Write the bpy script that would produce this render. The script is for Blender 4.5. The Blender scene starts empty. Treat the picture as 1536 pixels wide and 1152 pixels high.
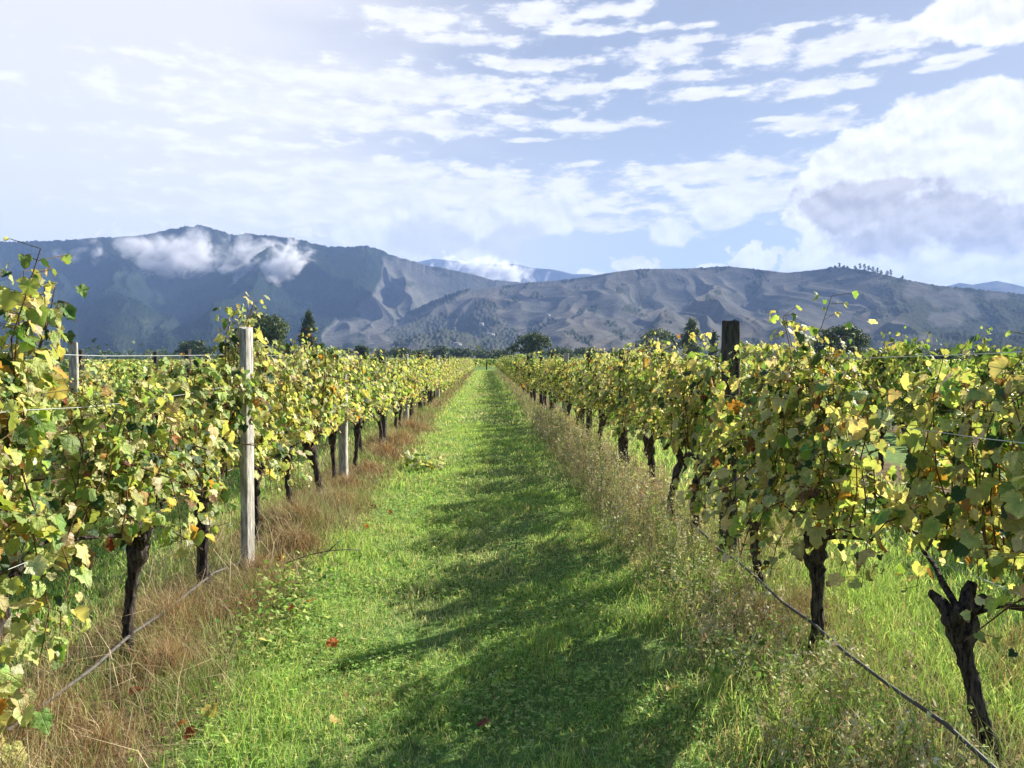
import bpy, math, random
import numpy as np
from mathutils import Vector, Matrix

C = bpy.context.scene.collection
SC = bpy.context.scene
R = math.radians

# ------------------------------------------------------------------ camera
CAM_H = 1.6
FPX = 1150.0                       # focal length in pixels of a 1536 px wide frame
PITCH, YAW = math.atan(39 / FPX), math.atan(40 / FPX)
cam_d = bpy.data.cameras.new('camera')
cam_d.sensor_width = 36.0
cam_d.lens = 36.0 * FPX / 1536.0
cam_d.clip_start, cam_d.clip_end = 0.05, 60000
cam = bpy.data.objects.new('camera', cam_d)
cam.location = (0, 0, CAM_H)
cam.rotation_euler = (R(90) - PITCH, 0, -YAW)
C.objects.link(cam)
SC.camera = cam

# ------------------------------------------------------------------ sun and exposure
SUN_EL, SUN_AZ = R(30), R(54)      # azimuth: right of the row direction (+Y)
SUN_DIR = np.array([math.cos(SUN_EL) * math.sin(SUN_AZ), math.cos(SUN_EL) * math.cos(SUN_AZ), math.sin(SUN_EL)])
sl = bpy.data.lights.new('sun', 'SUN')
sl.energy, sl.angle, sl.color = 5.0, R(0.53), (1.0, 0.94, 0.83)
sun = bpy.data.objects.new('sun', sl)
sun.rotation_euler = Vector(SUN_DIR).to_track_quat('Z', 'Y').to_euler()
sun.location = (30, 30, 40)
C.objects.link(sun)
SC.view_settings.view_transform = 'Standard'
SC.view_settings.look = 'None'
SC.view_settings.exposure = 1.38
SC.view_settings.gamma = 1.0
SC.render.engine = 'CYCLES'
cy = SC.cycles
cy.use_denoising = True
cy.max_bounces, cy.diffuse_bounces, cy.glossy_bounces, cy.transmission_bounces = 6, 4, 2, 3
cy.transparent_max_bounces, cy.volume_bounces = 8, 3
cy.sample_clamp_indirect = 6.0
cy.caustics_reflective = cy.caustics_refractive = False
cy.use_adaptive_sampling = True
cy.adaptive_threshold = 0.012


def px_ray(px, py):
    """pixel of the 1536x1152 photograph -> (azimuth right of +Y, tangent of elevation)"""
    d = Vector(((px - 768) / FPX, -(py - 576) / FPX, -1.0))
    d.rotate(cam.rotation_euler)
    return math.atan2(d.x, d.y), d.z / math.hypot(d.x, d.y)


# ------------------------------------------------------------------ node helper
class NT:
    def __init__(s, tree):
        s.t = tree
        tree.nodes.clear()

    def n(s, typ, **kw):
        nd = s.t.nodes.new(typ)
        for k, v in kw.items():
            setattr(nd, k, v)
        return nd

    def put(s, sock, v):
        if isinstance(v, bpy.types.NodeSocket):
            s.t.links.new(v, sock)
        elif v is not None:
            sock.default_value = v

    def math(s, op, a, b=None, c=None, clamp=False):
        nd = s.n('ShaderNodeMath', operation=op, use_clamp=clamp)
        s.put(nd.inputs[0], a)
        if b is not None: s.put(nd.inputs[1], b)
        if c is not None: s.put(nd.inputs[2], c)
        return nd.outputs[0]

    def vmath(s, op, a, b=None, c=None, out=0):
        nd = s.n('ShaderNodeVectorMath', operation=op)
        s.put(nd.inputs[0], a)
        if b is not None: s.put(nd.inputs[1], b)
        if c is not None: s.put(nd.inputs[2], c)
        return nd.outputs[out]

    def ss(s, v, lo, hi, to0=0.0, to1=1.0):
        nd = s.n('ShaderNodeMapRange', interpolation_type='SMOOTHSTEP')
        s.put(nd.inputs[0], v)
        nd.inputs[1].default_value, nd.inputs[2].default_value = lo, hi
        nd.inputs[3].default_value, nd.inputs[4].default_value = to0, to1
        return nd.outputs[0]

    def mix(s, f, a, b, blend='MIX'):
        nd = s.n('ShaderNodeMix', data_type='RGBA', blend_type=blend)
        s.put(nd.inputs[0], f)
        for i, v in ((6, a), (7, b)):
            if isinstance(v, tuple) and len(v) == 3: v = (*v, 1)
            s.put(nd.inputs[i], v)
        return nd.outputs[2]

    def noise(s, vec, scale, detail=4, rough=0.55, dist=0.0, col=False):
        nd = s.n('ShaderNodeTexNoise')
        s.put(nd.inputs['Vector'], vec)
        nd.inputs['Scale'].default_value = scale
        nd.inputs['Detail'].default_value = detail
        nd.inputs['Roughness'].default_value = rough
        nd.inputs['Distortion'].default_value = dist
        return nd.outputs[1 if col else 0]

    def comb(s, x, y, z=0.0):
        nd = s.n('ShaderNodeCombineXYZ')
        for i, v in enumerate((x, y, z)): s.put(nd.inputs[i], v)
        return nd.outputs[0]


# ------------------------------------------------------------------ sky with clouds
SKY_STRENGTH = 0.055


def build_world():
    w = bpy.data.worlds.new('World')
    SC.world = w
    w.use_nodes = True
    g = NT(w.node_tree)
    sky = g.n('ShaderNodeTexSky', sky_type='NISHITA', sun_disc=False, sun_elevation=SUN_EL, sun_rotation=SUN_AZ,
              altitude=50, air_density=1.0, dust_density=0.6, ozone_density=2.0)
    tc = g.n('ShaderNodeTexCoord')
    sep = g.n('ShaderNodeSeparateXYZ')
    g.put(sep.inputs[0], tc.outputs['Generated'])
    x, y, z = sep.outputs
    az = g.math('ARCTAN2', x, y)
    el = g.math('ARCSINE', z)
    # unit: 1 = 100 pixels of the photograph, measured as angle
    K = FPX / 100.0
    uv = g.comb(g.math('MULTIPLY', az, K), g.math('MULTIPLY', el, K))
    st = g.vmath('MULTIPLY', uv, (1.0, 2.9, 1.0))
    n_str = g.noise(st, 2.0, 9, 0.6)                      # streaky sheets
    n_big = g.noise(g.vmath('MULTIPLY', uv, (0.8, 1.0, 1.0)), 1.7, 10, 0.62, 0.2)   # heaped clouds
    n_soft = g.noise(st, 0.35, 3, 0.5)

    def P(px, py):
        a, t = px_ray(px, py)
        return a * K, math.atan(t) * K

    def field(blobs):
        cur = None
        for (px, py, rx, ry) in blobs:
            u, v = P(px, py)
            sx, sy = 100.0 / rx, 100.0 / ry
            d = g.vmath('LENGTH', g.vmath('MULTIPLY_ADD', uv, (sx, sy, 0), (-u * sx, -v * sy, 0)), out=1)
            cur = d if cur is None else g.math('SMOOTH_MIN', cur, d, 0.15)
        return g.math('SUBTRACT', 1.0, cur)

    streaks = [(560, 128, 400, 34), (430, 165, 340, 38), (640, 188, 180, 16), (300, 214, 230, 16), (862, 135, 80, 18),
               (640, 285, 440, 42), (1070, 258, 190, 26), (780, 305, 300, 34), (1120, 292, 170, 40), (480, 310, 330, 40),
               (900, 335, 170, 14), (560, 255, 260, 24), (620, 28, 120, 20), (812, 22, 95, 22), (920, 15, 80, 14),
               (1000, 78, 90, 22), (1140, 75, 70, 30), (1290, 62, 120, 28), (1240, 86, 60, 15), (1215, 131, 90, 15),
               (1285, 126, 36, 11), (1030, 115, 64, 13), (1045, 143, 84, 12), (1222, 184, 84, 18), (1150, 180, 55, 5),
               (1400, 103, 44, 6), (1440, 85, 50, 8), (960, 185, 50, 9), (885, 190, 75, 15), (770, 180, 55, 9),
               (790, 210, 40, 5), (700, 60, 150, 10), (880, 45, 70, 10), (1010, 40, 60, 7), (960, 122, 60, 12), (880, 245, 30, 7),
               (1050, 60, 45, 8), (800, 95, 120, 14), (1180, 40, 60, 6), (1330, 90, 60, 8), (640, 330, 300, 30)]
    heaps = [
             (620, 345, 60, 44), (560, 352, 60, 36), (690, 360, 60, 36), (760, 340, 55, 34), (660, 390, 60, 26), (1085, 318, 70, 26), (1010, 352, 40, 22),
             (740, 385, 50, 22), (830, 318, 70, 26)]
    cumulus = [(1450, 235, 150, 84), (1345, 230, 80, 46), (1300, 262, 80, 50), (1265, 305, 76, 50), (1345, 345, 120, 60), (1450, 330, 160, 90), (1515, 400, 140, 44),
               (1405, 398, 120, 36), (1560, 205, 120, 66), (1225, 300, 36, 28), (1510, 10, 105, 42), (1448, 14, 50, 20)]
    greys = [(1280, 308, 95, 40), (1375, 330, 105, 38), (1330, 280, 70, 14), (1505, 352, 66, 34), (1335, 362, 70, 26), (640, 356, 80, 34), (770, 362, 60, 30)]
    fs = field(streaks)
    fh = field(heaps)
    fc = field(cumulus)
    fp = field([(1132, 392, 42, 30), (1202, 397, 48, 24), (955, 400, 38, 19), (890, 413, 26, 10), (1060, 403, 32, 9), (1262, 385, 26, 16)])
    fg = field(greys)
    n_r0 = g.noise(uv, 2.6, 4, 0.52)
    n_off = g.noise(g.vmath('ADD', uv, (0.05, 0.11, 0.0)), 2.6, 4, 0.52)
    relief = g.math('MULTIPLY_ADD', g.math('SUBTRACT', n_r0, n_off), 3.6, 0.55, clamp=True)  # cloud shading put into the colour, sunward side of each billow lighter
    den_s = g.ss(g.math('ADD', fs, g.math('MULTIPLY_ADD', n_str, 2.9, -1.42)), 0.02, 0.66)
    den_h = g.ss(g.math('ADD', fh, g.math('MULTIPLY_ADD', n_big, 2.4, -1.08)), 0.03, 0.40)
    den_c = g.ss(g.math('ADD', fc, g.math('MULTIPLY_ADD', n_big, 1.0, -0.42)), 0.0, 0.12)
    den_p = g.ss(g.math('ADD', fp, g.math('MULTIPLY_ADD', g.noise(uv, 5.0, 6, 0.6), 2.4, -1.25)), 0.0, 0.25)
    den_c = g.math('MAXIMUM', den_c, den_p)
    grey = g.ss(g.math('ADD', fg, g.math('MULTIPLY_ADD', g.noise(uv, 2.3, 8, 0.58), 2.0, -0.95)), -0.05, 0.42)  # shaded parts of the clouds painted grey
    # thin high veil, thickest on the left
    veil = g.ss(g.math('MULTIPLY_ADD', g.math('MULTIPLY', az, K), -0.22, g.math('MULTIPLY_ADD', n_soft, 0.9, -0.36)), -0.3, 0.9)
    low = g.math('MULTIPLY', g.ss(el, 0.36, 0.05), g.ss(az, 0.32, -0.12))
    veil = g.math('MAXIMUM', veil, g.math('MULTIPLY', low, 0.95))
    k = 0.435 / SKY_STRENGTH
    wht = lambda r, gr, b: tuple(k * c for c in (r, gr, b))
    base = g.mix(0.72, g.mix(1.0, sky.outputs[0], (0.80, 0.76, 0.76), 'MULTIPLY'),
                 g.mix(g.ss(el, 0.02, 0.42), wht(0.62, 0.71, 0.78), wht(0.42, 0.47, 0.60)))
    col = g.mix(g.math('MULTIPLY', veil, 0.92), base, wht(0.90, 0.88, 0.89))
    c_s = g.mix(g.ss(n_str, 0.42, 0.66), wht(0.90, 0.89, 0.91), wht(1.04, 1.03, 1.0))
    col = g.mix(g.math('MULTIPLY', den_s, 0.93), col, c_s)
    c_h = g.mix(relief, wht(0.80, 0.81, 0.86), wht(1.04, 1.04, 1.03))
    c_h = g.mix(g.math('MULTIPLY', grey, 0.6), c_h, wht(0.62, 0.63, 0.70))
    col = g.mix(g.math('MULTIPLY', den_h, 0.97), col, c_h)
    c_c = g.mix(relief, wht(0.86, 0.85, 0.86), wht(1.14, 1.13, 1.10))
    c_g = g.mix(relief, wht(0.47, 0.43, 0.39), wht(0.72, 0.67, 0.62))
    c_c = g.mix(g.math('MULTIPLY', grey, 0.95), c_c, c_g)
    col = g.mix(g.math('MULTIPLY', den_c, 0.98), col, c_c)
    # unseen sky overhead and behind made clear deep blue to weaken fill light
    clear = g.math('MAXIMUM', g.ss(el, 0.47, 0.85), g.ss(g.math('ABSOLUTE', az), 0.85, 1.6))
    deep = g.mix(g.ss(el, 0.0, 0.5), wht(0.38, 0.48, 0.66), wht(0.10, 0.155, 0.33))
    col = g.mix(g.math('MULTIPLY', clear, 0.95), col, deep)
    bg = g.n('ShaderNodeBackground')
    g.put(bg.inputs[0], col)
    bg.inputs[1].default_value = SKY_STRENGTH
    out = g.n('ShaderNodeOutputWorld')
    g.put(out.inputs[0], bg.outputs[0])
    w.cycles.sampling_method = 'MANUAL'
    w.cycles.sample_map_resolution = 512


build_world()

# ------------------------------------------------------------------ numpy noise
_rng = np.random.default_rng(7)
_PERM = np.concatenate([_rng.permutation(256)] * 3)
_G = np.stack([np.cos(np.linspace(0, 2 * np.pi, 64, endpoint=False)), np.sin(np.linspace(0, 2 * np.pi, 64, endpoint=False))], 1)


def perlin(x, y, seed=0):
    x = np.asarray(x, float) + seed * 17.31
    y = np.asarray(y, float) + seed * 9.77
    xi, yi = np.floor(x).astype(int), np.floor(y).astype(int)
    xf, yf = x - xi, y - yi
    u, v = xf ** 3 * (xf * (xf * 6 - 15) + 10), yf ** 3 * (yf * (yf * 6 - 15) + 10)

    def gr(ix, iy, dx, dy):
        h = _PERM[_PERM[ix & 255] + (iy & 255)] & 63
        return _G[h, 0] * dx + _G[h, 1] * dy
    a = gr(xi, yi, xf, yf) * (1 - u) + gr(xi + 1, yi, xf - 1, yf) * u
    b = gr(xi, yi + 1, xf, yf - 1) * (1 - u) + gr(xi + 1, yi + 1, xf - 1, yf - 1) * u
    return (a * (1 - v) + b * v) * 1.41


def fbm(x, y, octv=4, seed=0, gain=0.5):
    s, a, f = 0, 1.0, 1.0
    for i in range(octv):
        s = s + a * perlin(x * f, y * f, seed + i * 3)
        a *= gain
        f *= 2.03
    return s


def sstep(v, lo, hi):
    t = np.clip((v - lo) / (hi - lo), 0, 1)
    return t * t * (3 - 2 * t)


# ------------------------------------------------------------------ mesh helpers
def link(o, parent=None):
    C.objects.link(o)
    if parent is not None: o.parent = parent
    return o


def tag(o, label=None, cat=None, group=None, kind=None):
    if label: o['label'] = label
    if cat: o['category'] = cat
    if group: o['group'] = group
    if kind: o['kind'] = kind
    return o


def empty(name, loc):
    o = bpy.data.objects.new(name, None)
    o.location = loc
    o.empty_display_size = 0.1
    return link(o)


def raw_mesh(name, V, T, col=None, mats=(), midx=None, smooth=False, uv=None):
    """V (n,3), T (m,k) faces of k corners, col (n,3) per-vertex surface colour"""
    me = bpy.data.meshes.new(name)
    V = np.ascontiguousarray(V, dtype=np.float32)
    T = np.ascontiguousarray(T, dtype=np.int32)
    k = T.shape[1]
    me.vertices.add(len(V))
    me.vertices.foreach_set('co', V.ravel())
    me.loops.add(T.size)
    me.loops.foreach_set('vertex_index', T.ravel())
    me.polygons.add(len(T))
    me.polygons.foreach_set('loop_start', np.arange(0, T.size, k, dtype=np.int32))
    if smooth: me.polygons.foreach_set('use_smooth', np.ones(len(T), dtype=bool))
    for m in mats: me.materials.append(m)
    if midx is not None: me.polygons.foreach_set('material_index', np.ascontiguousarray(midx, dtype=np.int32))
    if col is not None:
        a = me.attributes.new('Col', 'FLOAT_COLOR', 'POINT')
        c4 = np.ones((len(V), 4), dtype=np.float32)
        c4[:, :3] = col
        a.data.foreach_set('color', c4.ravel())
    if uv is not None:
        me.attributes.new('luv', 'FLOAT2', 'POINT').data.foreach_set('vector', np.ascontiguousarray(uv, dtype=np.float32).ravel())
    me.update(calc_edges=True)
    return me


def obj(name, me, parent=None, loc=(0, 0, 0)):
    o = bpy.data.objects.new(name, me)
    o.location = loc
    return link(o, parent)


class MB:
    """collects triangles and tubes with colours"""
    def __init__(s):
        s.V, s.T, s.K, s.M, s.U, s.n = [], [], [], [], [], 0

    def add(s, V, T, col=(1, 1, 1), m=0, uv=None):
        V = np.asarray(V, float)
        T = np.asarray(T, int)
        if T.shape[1] == 4: T = np.concatenate([T[:, [0, 1, 2]], T[:, [0, 2, 3]]])
        s.V.append(V)
        s.T.append(T + s.n)
        c = np.empty((len(V), 3))
        c[:] = col
        s.K.append(c)
        s.M.append(np.full(len(T), m))
        s.U.append(uv)
        s.n += len(V)

    def tube(s, pts, rad, sides=6, col=(1, 1, 1), m=0, rng=None, rough=0.0, cap=True):
        pts = np.asarray(pts, float)
        n = len(pts)
        rad = np.broadcast_to(np.asarray(rad, float), (n,))
        t = np.gradient(pts, axis=0)
        t /= np.linalg.norm(t, axis=1)[:, None] + 1e-9
        ref = np.array([0.31, 0.17, 0.93]) if abs(t[0, 2]) < 0.8 else np.array([0.93, 0.31, 0.17])
        a = np.cross(t, ref)
        a /= np.linalg.norm(a, axis=1)[:, None] + 1e-9
        b = np.cross(t, a)
        ang = np.linspace(0, 2 * np.pi, sides, endpoint=False)
        rr = rad[:, None] * np.ones(sides)
        if rng is not None: rr = rr * (1 + rough * rng.normal(size=rr.shape))
        V = pts[:, None, :] + rr[:, :, None] * (np.cos(ang)[None, :, None] * a[:, None, :] + np.sin(ang)[None, :, None] * b[:, None, :])
        V = V.reshape(-1, 3)
        F = []
        for i in range(n - 1):
            for j in range(sides):
                k = (j + 1) % sides
                F.append((i * sides + j, i * sides + k, (i + 1) * sides + k, (i + 1) * sides + j))
        T = np.array(F)
        T = np.concatenate([T[:, [0, 1, 2]], T[:, [0, 2, 3]]])
        if cap:
            extra = []
            for base, rev in ((0, True), ((n - 1) * sides, False)):
                for j in range(1, sides - 1):
                    extra.append((base, base + j + 1, base + j) if rev else (base, base + j, base + j + 1))
            T = np.concatenate([T, np.array(extra)])
        s.add(V, T, col, m)

    def box(s, c, size, col=(1, 1, 1), m=0, rz=0.0):
        x, y, z = np.array(size) / 2
        V = np.array([(sx * x, sy * y, sz * z) for sz in (-1, 1) for sy in (-1, 1) for sx in (-1, 1)], float)
        ca, sa = math.cos(rz), math.sin(rz)
        V = np.stack([V[:, 0] * ca - V[:, 1] * sa, V[:, 0] * sa + V[:, 1] * ca, V[:, 2]], 1) + np.array(c)
        s.add(V, np.array([(0, 2, 3, 1), (4, 5, 7, 6), (0, 1, 5, 4), (2, 6, 7, 3), (0, 4, 6, 2), (1, 3, 7, 5)]), col, m)

    def mesh(s, name, mats, smooth=False):
        return raw_mesh(name, np.concatenate(s.V), np.concatenate(s.T), np.concatenate(s.K), mats, np.concatenate(s.M), smooth,
                        np.concatenate(s.U) if s.U and all(u is not None for u in s.U) else None)


# ------------------------------------------------------------------ materials
def new_mat(name):
    m = bpy.data.materials.new(name)
    m.use_nodes = True
    g = NT(m.node_tree)
    out = g.n('ShaderNodeOutputMaterial')
    return m, g, out


def leaf_mat(name, trans=0.45, rough=0.45, spec=0.4, noise_scale=30.0, var=0.35, tint=(1.25, 1.1, 0.5), veins=False):
    m, g, out = new_mat(name)
    at = g.n('ShaderNodeAttribute', attribute_name='Col')
    oi = g.n('ShaderNodeObjectInfo')
    tc = g.n('ShaderNodeTexCoord')
    col = g.mix(1.0, at.outputs[0], oi.outputs['Color'], 'MULTIPLY')
    if noise_scale:
        nz = g.noise(tc.outputs['Object'], noise_scale, 3, 0.6)
        col = g.mix(1.0, col, g.mix(nz, (1 - var,) * 3, (1 + var,) * 3), 'MULTIPLY')
    if veins:                                      # ribs fanning out from the stalk, scorched spots towards the rim
        lu = g.n('ShaderNodeAttribute', attribute_name='luv')
        sp = g.n('ShaderNodeSeparateXYZ')
        g.put(sp.inputs[0], lu.outputs['Vector'])
        rr = g.vmath('LENGTH', lu.outputs['Vector'], out=1)
        an = g.math('ARCTAN2', sp.outputs[0], sp.outputs[1])
        rib = g.math('MULTIPLY', g.math('ABSOLUTE', g.math('SINE', g.math('MULTIPLY', an, 3.3))), rr)
        rib = g.ss(rib, 0.10, 0.015)
        col = g.mix(g.math('MULTIPLY', rib, 0.45), col, g.mix(1.0, col, (1.7, 1.6, 1.5), 'MULTIPLY'))
        c2 = g.vmath('LENGTH', g.vmath('SUBTRACT', lu.outputs['Vector'], (0, 0.33, 0)), out=1)
        sc_ = g.math('ADD', g.math('MULTIPLY', c2, 0.9), g.math('MULTIPLY', g.noise(tc.outputs['Object'], 16.0, 4, 0.7), 1.3))
        col = g.mix(g.math('MULTIPLY', g.ss(sc_, 1.13, 1.24), 0.8), col, (0.20, 0.10, 0.045))
    b = g.n('ShaderNodeBsdfPrincipled')
    g.put(b.inputs['Base Color'], col)
    b.inputs['Roughness'].default_value = rough
    b.inputs['Specular IOR Level'].default_value = spec
    if veins:                                      # puckered blade between the ribs
        bp = g.n('ShaderNodeBump')
        bp.inputs['Strength'].default_value = 0.8
        bp.inputs['Distance'].default_value = 0.012
        g.put(bp.inputs['Height'], g.math('ADD', g.noise(tc.outputs['Object'], 42.0, 3, 0.6), g.math('MULTIPLY', rib, -0.3)))
        g.put(b.inputs['Normal'], bp.outputs[0])
    t = g.n('ShaderNodeBsdfTranslucent')
    g.put(t.inputs[0], g.mix(1.0, col, tint, 'MULTIPLY'))
    mx = g.n('ShaderNodeMixShader')
    mx.inputs[0].default_value = trans
    g.put(mx.inputs[1], b.outputs[0])
    g.put(mx.inputs[2], t.outputs[0])
    g.put(out.inputs[0], mx.outputs[0])
    return m


def bark_mat(name, c0, c1, scale=40, bump=0.6):
    m, g, out = new_mat(name)
    tc = g.n('ShaderNodeTexCoord')
    v = g.vmath('MULTIPLY', tc.outputs['Object'], (1, 1, 0.18))
    nz = g.noise(v, scale, 6, 0.65)
    b = g.n('ShaderNodeBsdfPrincipled')
    g.put(b.inputs['Base Color'], g.mix(g.ss(nz, 0.35, 0.68), c0, c1))
    b.inputs['Roughness'].default_value = 0.9
    b.inputs['Specular IOR Level'].default_value = 0.15
    bp = g.n('ShaderNodeBump')
    bp.inputs['Strength'].default_value = bump
    bp.inputs['Distance'].default_value = 0.03
    g.put(bp.inputs['Height'], nz)
    g.put(b.inputs['Normal'], bp.outputs[0])
    g.put(out.inputs[0], b.outputs[0])
    return m


def plain_mat(name, col, rough=0.7, spec=0.3, metal=0.0, attr=False, var=0.0, scale=5):
    m, g, out = new_mat(name)
    b = g.n('ShaderNodeBsdfPrincipled')
    c = (*col, 1)
    if attr:
        c = g.n('ShaderNodeAttribute', attribute_name='Col').outputs[0]
    elif var:
        tc = g.n('ShaderNodeTexCoord')
        nz = g.noise(tc.outputs['Object'], scale, 5, 0.6)
        c = g.mix(nz, tuple(x * (1 - var) for x in col), tuple(x * (1 + var) for x in col))
    g.put(b.inputs['Base Color'], c)
    b.inputs['Roughness'].default_value = rough
    b.inputs['Specular IOR Level'].default_value = spec
    b.inputs['Metallic'].default_value = metal
    g.put(out.inputs[0], b.outputs[0])
    return m


M_LEAF = leaf_mat('vine_leaf', 0.42, 0.5, 0.3, 34.0, 0.4, (1.2, 1.12, 0.6), True)
M_GRASS = leaf_mat('grass_blade', 0.48, 0.6, 0.15, 0, tint=(1.2, 1.12, 0.85))
M_DRY = leaf_mat('dry_stalk', 0.25, 0.7, 0.2, 0, tint=(1.1, 1.0, 0.8))
M_TREE = leaf_mat('tree_leaf', 0.25, 0.6, 0.2, 0, tint=(1.1, 1.1, 0.6))
M_VTRUNK = bark_mat('vine_bark', (0.012, 0.010, 0.010), (0.15, 0.12, 0.10), 60, 1.0)
M_CANE = plain_mat('cane_bark', (0.1, 0.05, 0.03), 0.7, 0.3, attr=True)
M_POST = bark_mat('weathered_timber', (0.24, 0.225, 0.20), (0.58, 0.55, 0.49), 45, 0.35)
M_POSTDARK = bark_mat('dark_weathered_timber', (0.022, 0.022, 0.02), (0.11, 0.105, 0.09), 38, 0.5)
M_TBARK = bark_mat('tree_bark', (0.04, 0.032, 0.025), (0.13, 0.10, 0.08), 6, 0.5)
M_WIRE = plain_mat('galvanised_wire', (0.62, 0.64, 0.66), 0.38, 0.5, 0.75)
M_HOSE = plain_mat('weathered_hose', (0.05, 0.05, 0.052), 0.5, 0.4, var=0.35, scale=9)
M_HOSEGREY = plain_mat('sunbleached_hose', (0.10, 0.092, 0.08), 0.7, 0.3, var=0.3, scale=9)
M_WALL = plain_mat('pale_render', (0.5, 0.48, 0.44), 0.8, 0.2)
M_ROOF = plain_mat('grey_roof', (0.30, 0.28, 0.27), 0.7, 0.2)
M_GLASS = plain_mat('dark_pane', (0.05, 0.06, 0.07), 0.15, 0.5)

# ------------------------------------------------------------------ ground
ALLEY = 1.22


def ground_material():
    m, g, out = new_mat('turf_soil')
    ge = g.n('ShaderNodeNewGeometry')
    pos = ge.outputs['Position']
    n1 = g.noise(pos, 0.7, 6, 0.65)
    n2 = g.noise(pos, 9.0, 5, 0.7)
    n3 = g.noise(pos, 60.0, 3, 0.7)
    grass = g.mix(g.ss(n2, 0.3, 0.7), (0.13, 0.24, 0.055), (0.29, 0.45, 0.12))
    grass = g.mix(g.ss(n1, 0.45, 0.75), grass, (0.16, 0.18, 0.055))
    grass = g.mix(g.ss(n3, 0.35, 0.75), g.mix(0.5, grass, (0.03, 0.05, 0.012)), grass)
    dry = g.mix(g.ss(n2, 0.35, 0.7), (0.07, 0.05, 0.028), (0.25, 0.18, 0.095))
    sx = g.n('ShaderNodeSeparateXYZ')
    g.put(sx.inputs[0], pos)
    # bare, dry strip below every row of vines (rows 3.72 m apart)
    q = g.math('MODULO', g.math('ADD', sx.outputs[0], 1.86 + 3.72 * 40), 3.72)
    d = g.math('ABSOLUTE', g.math('SUBTRACT', q, 1.86))
    d = g.math('MULTIPLY_ADD', n2, 0.5, g.math('ADD', d, -0.25))
    strip = g.ss(d, 1.05, 1.4)
    infield = g.math('MULTIPLY', g.ss(sx.outputs[1], 101, 99), g.ss(g.math('ABSOLUTE', sx.outputs[0]), 60, 58))
    col = g.mix(g.math('MULTIPLY', strip, infield), grass, dry)
    far = g.mix(g.ss(g.noise(pos, 0.012, 5, 0.6), 0.35, 0.65), (0.10, 0.16, 0.05), (0.20, 0.19, 0.09))
    col = g.mix(g.ss(sx.outputs[1], 160, 240), col, far)
    b = g.n('ShaderNodeBsdfPrincipled')
    g.put(b.inputs['Base Color'], col)
    b.inputs['Roughness'].default_value = 0.95
    b.inputs['Specular IOR Level'].default_value = 0.1
    bp = g.n('ShaderNodeBump')
    bp.inputs['Strength'].default_value = 0.6
    bp.inputs['Distance'].default_value = 0.04
    g.put(bp.inputs['Height'], g.math('ADD', n3, n2))
    g.put(b.inputs['Normal'], bp.outputs[0])
    g.put(out.inputs[0], b.outputs[0])
    return m


def gz(x, y):
    """gentle unevenness of the vineyard floor"""
    x, y = np.asarray(x, float), np.asarray(y, float)
    near = np.exp(-np.maximum(y, 0) / 60.0)
    strip = np.exp(-((np.abs(x) - 1.86) / 0.45) ** 2)
    return (0.03 * fbm(x * 0.6, y * 0.35, 3, 5) + 0.05 * strip * (np.abs(y) < 102)) * near


def build_ground():
    xs = np.concatenate([-np.geomspace(9000, 8, 40), np.linspace(-7.8, 7.8, 105), np.geomspace(8, 9000, 40)])
    ys = np.concatenate([-np.geomspace(400, 1, 14), np.linspace(-0.8, 20, 130), np.geomspace(20.3, 12000, 90)])
    X, Y = np.meshgrid(xs, ys)
    Z = gz(X, Y)
    nx = len(xs)
    V = np.stack([X, Y, Z], -1).reshape(-1, 3)
    i, j = np.meshgrid(np.arange(len(ys) - 1), np.arange(nx - 1), indexing='ij')
    a = (i * nx + j).ravel()
    F = np.stack([a, a + 1, a + nx + 1, a + nx], 1)
    tag(obj('ground', raw_mesh('ground', V, F, None, [ground_material()], None, True)), kind='structure')


build_ground()

# ------------------------------------------------------------------ hills
def hill_material(name, rough_bump=0.0, scale=0.02):
    m, g, out = new_mat(name)
    at = g.n('ShaderNodeAttribute', attribute_name='Col')
    ge = g.n('ShaderNodeNewGeometry')
    nz = g.noise(ge.outputs['Position'], scale, 6, 0.7)
    nf = g.noise(ge.outputs['Position'], scale * 5, 3, 0.7)
    col = g.mix(1.0, at.outputs[0], g.mix(g.ss(nz, 0.25, 0.75), (0.75,) * 3, (1.25,) * 3), 'MULTIPLY')
    col = g.mix(1.0, col, g.mix(g.ss(nf, 0.25, 0.75), (0.82,) * 3, (1.18,) * 3), 'MULTIPLY')
    b = g.n('ShaderNodeBsdfPrincipled')
    g.put(b.inputs['Base Color'], col)
    b.inputs['Roughness'].default_value = 1.0
    b.inputs['Specular IOR Level'].default_value = 0.0
    bp = g.n('ShaderNodeBump')
    bp.inputs['Strength'].default_value = 1.0
    bp.inputs['Distance'].default_value = rough_bump
    g.put(bp.inputs['Height'], g.math('ADD', nz, g.math('MULTIPLY', nf, 0.3)))
    g.put(b.inputs['Normal'], bp.outputs[0])
    g.put(out.inputs[0], b.outputs[0])
    return m


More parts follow.
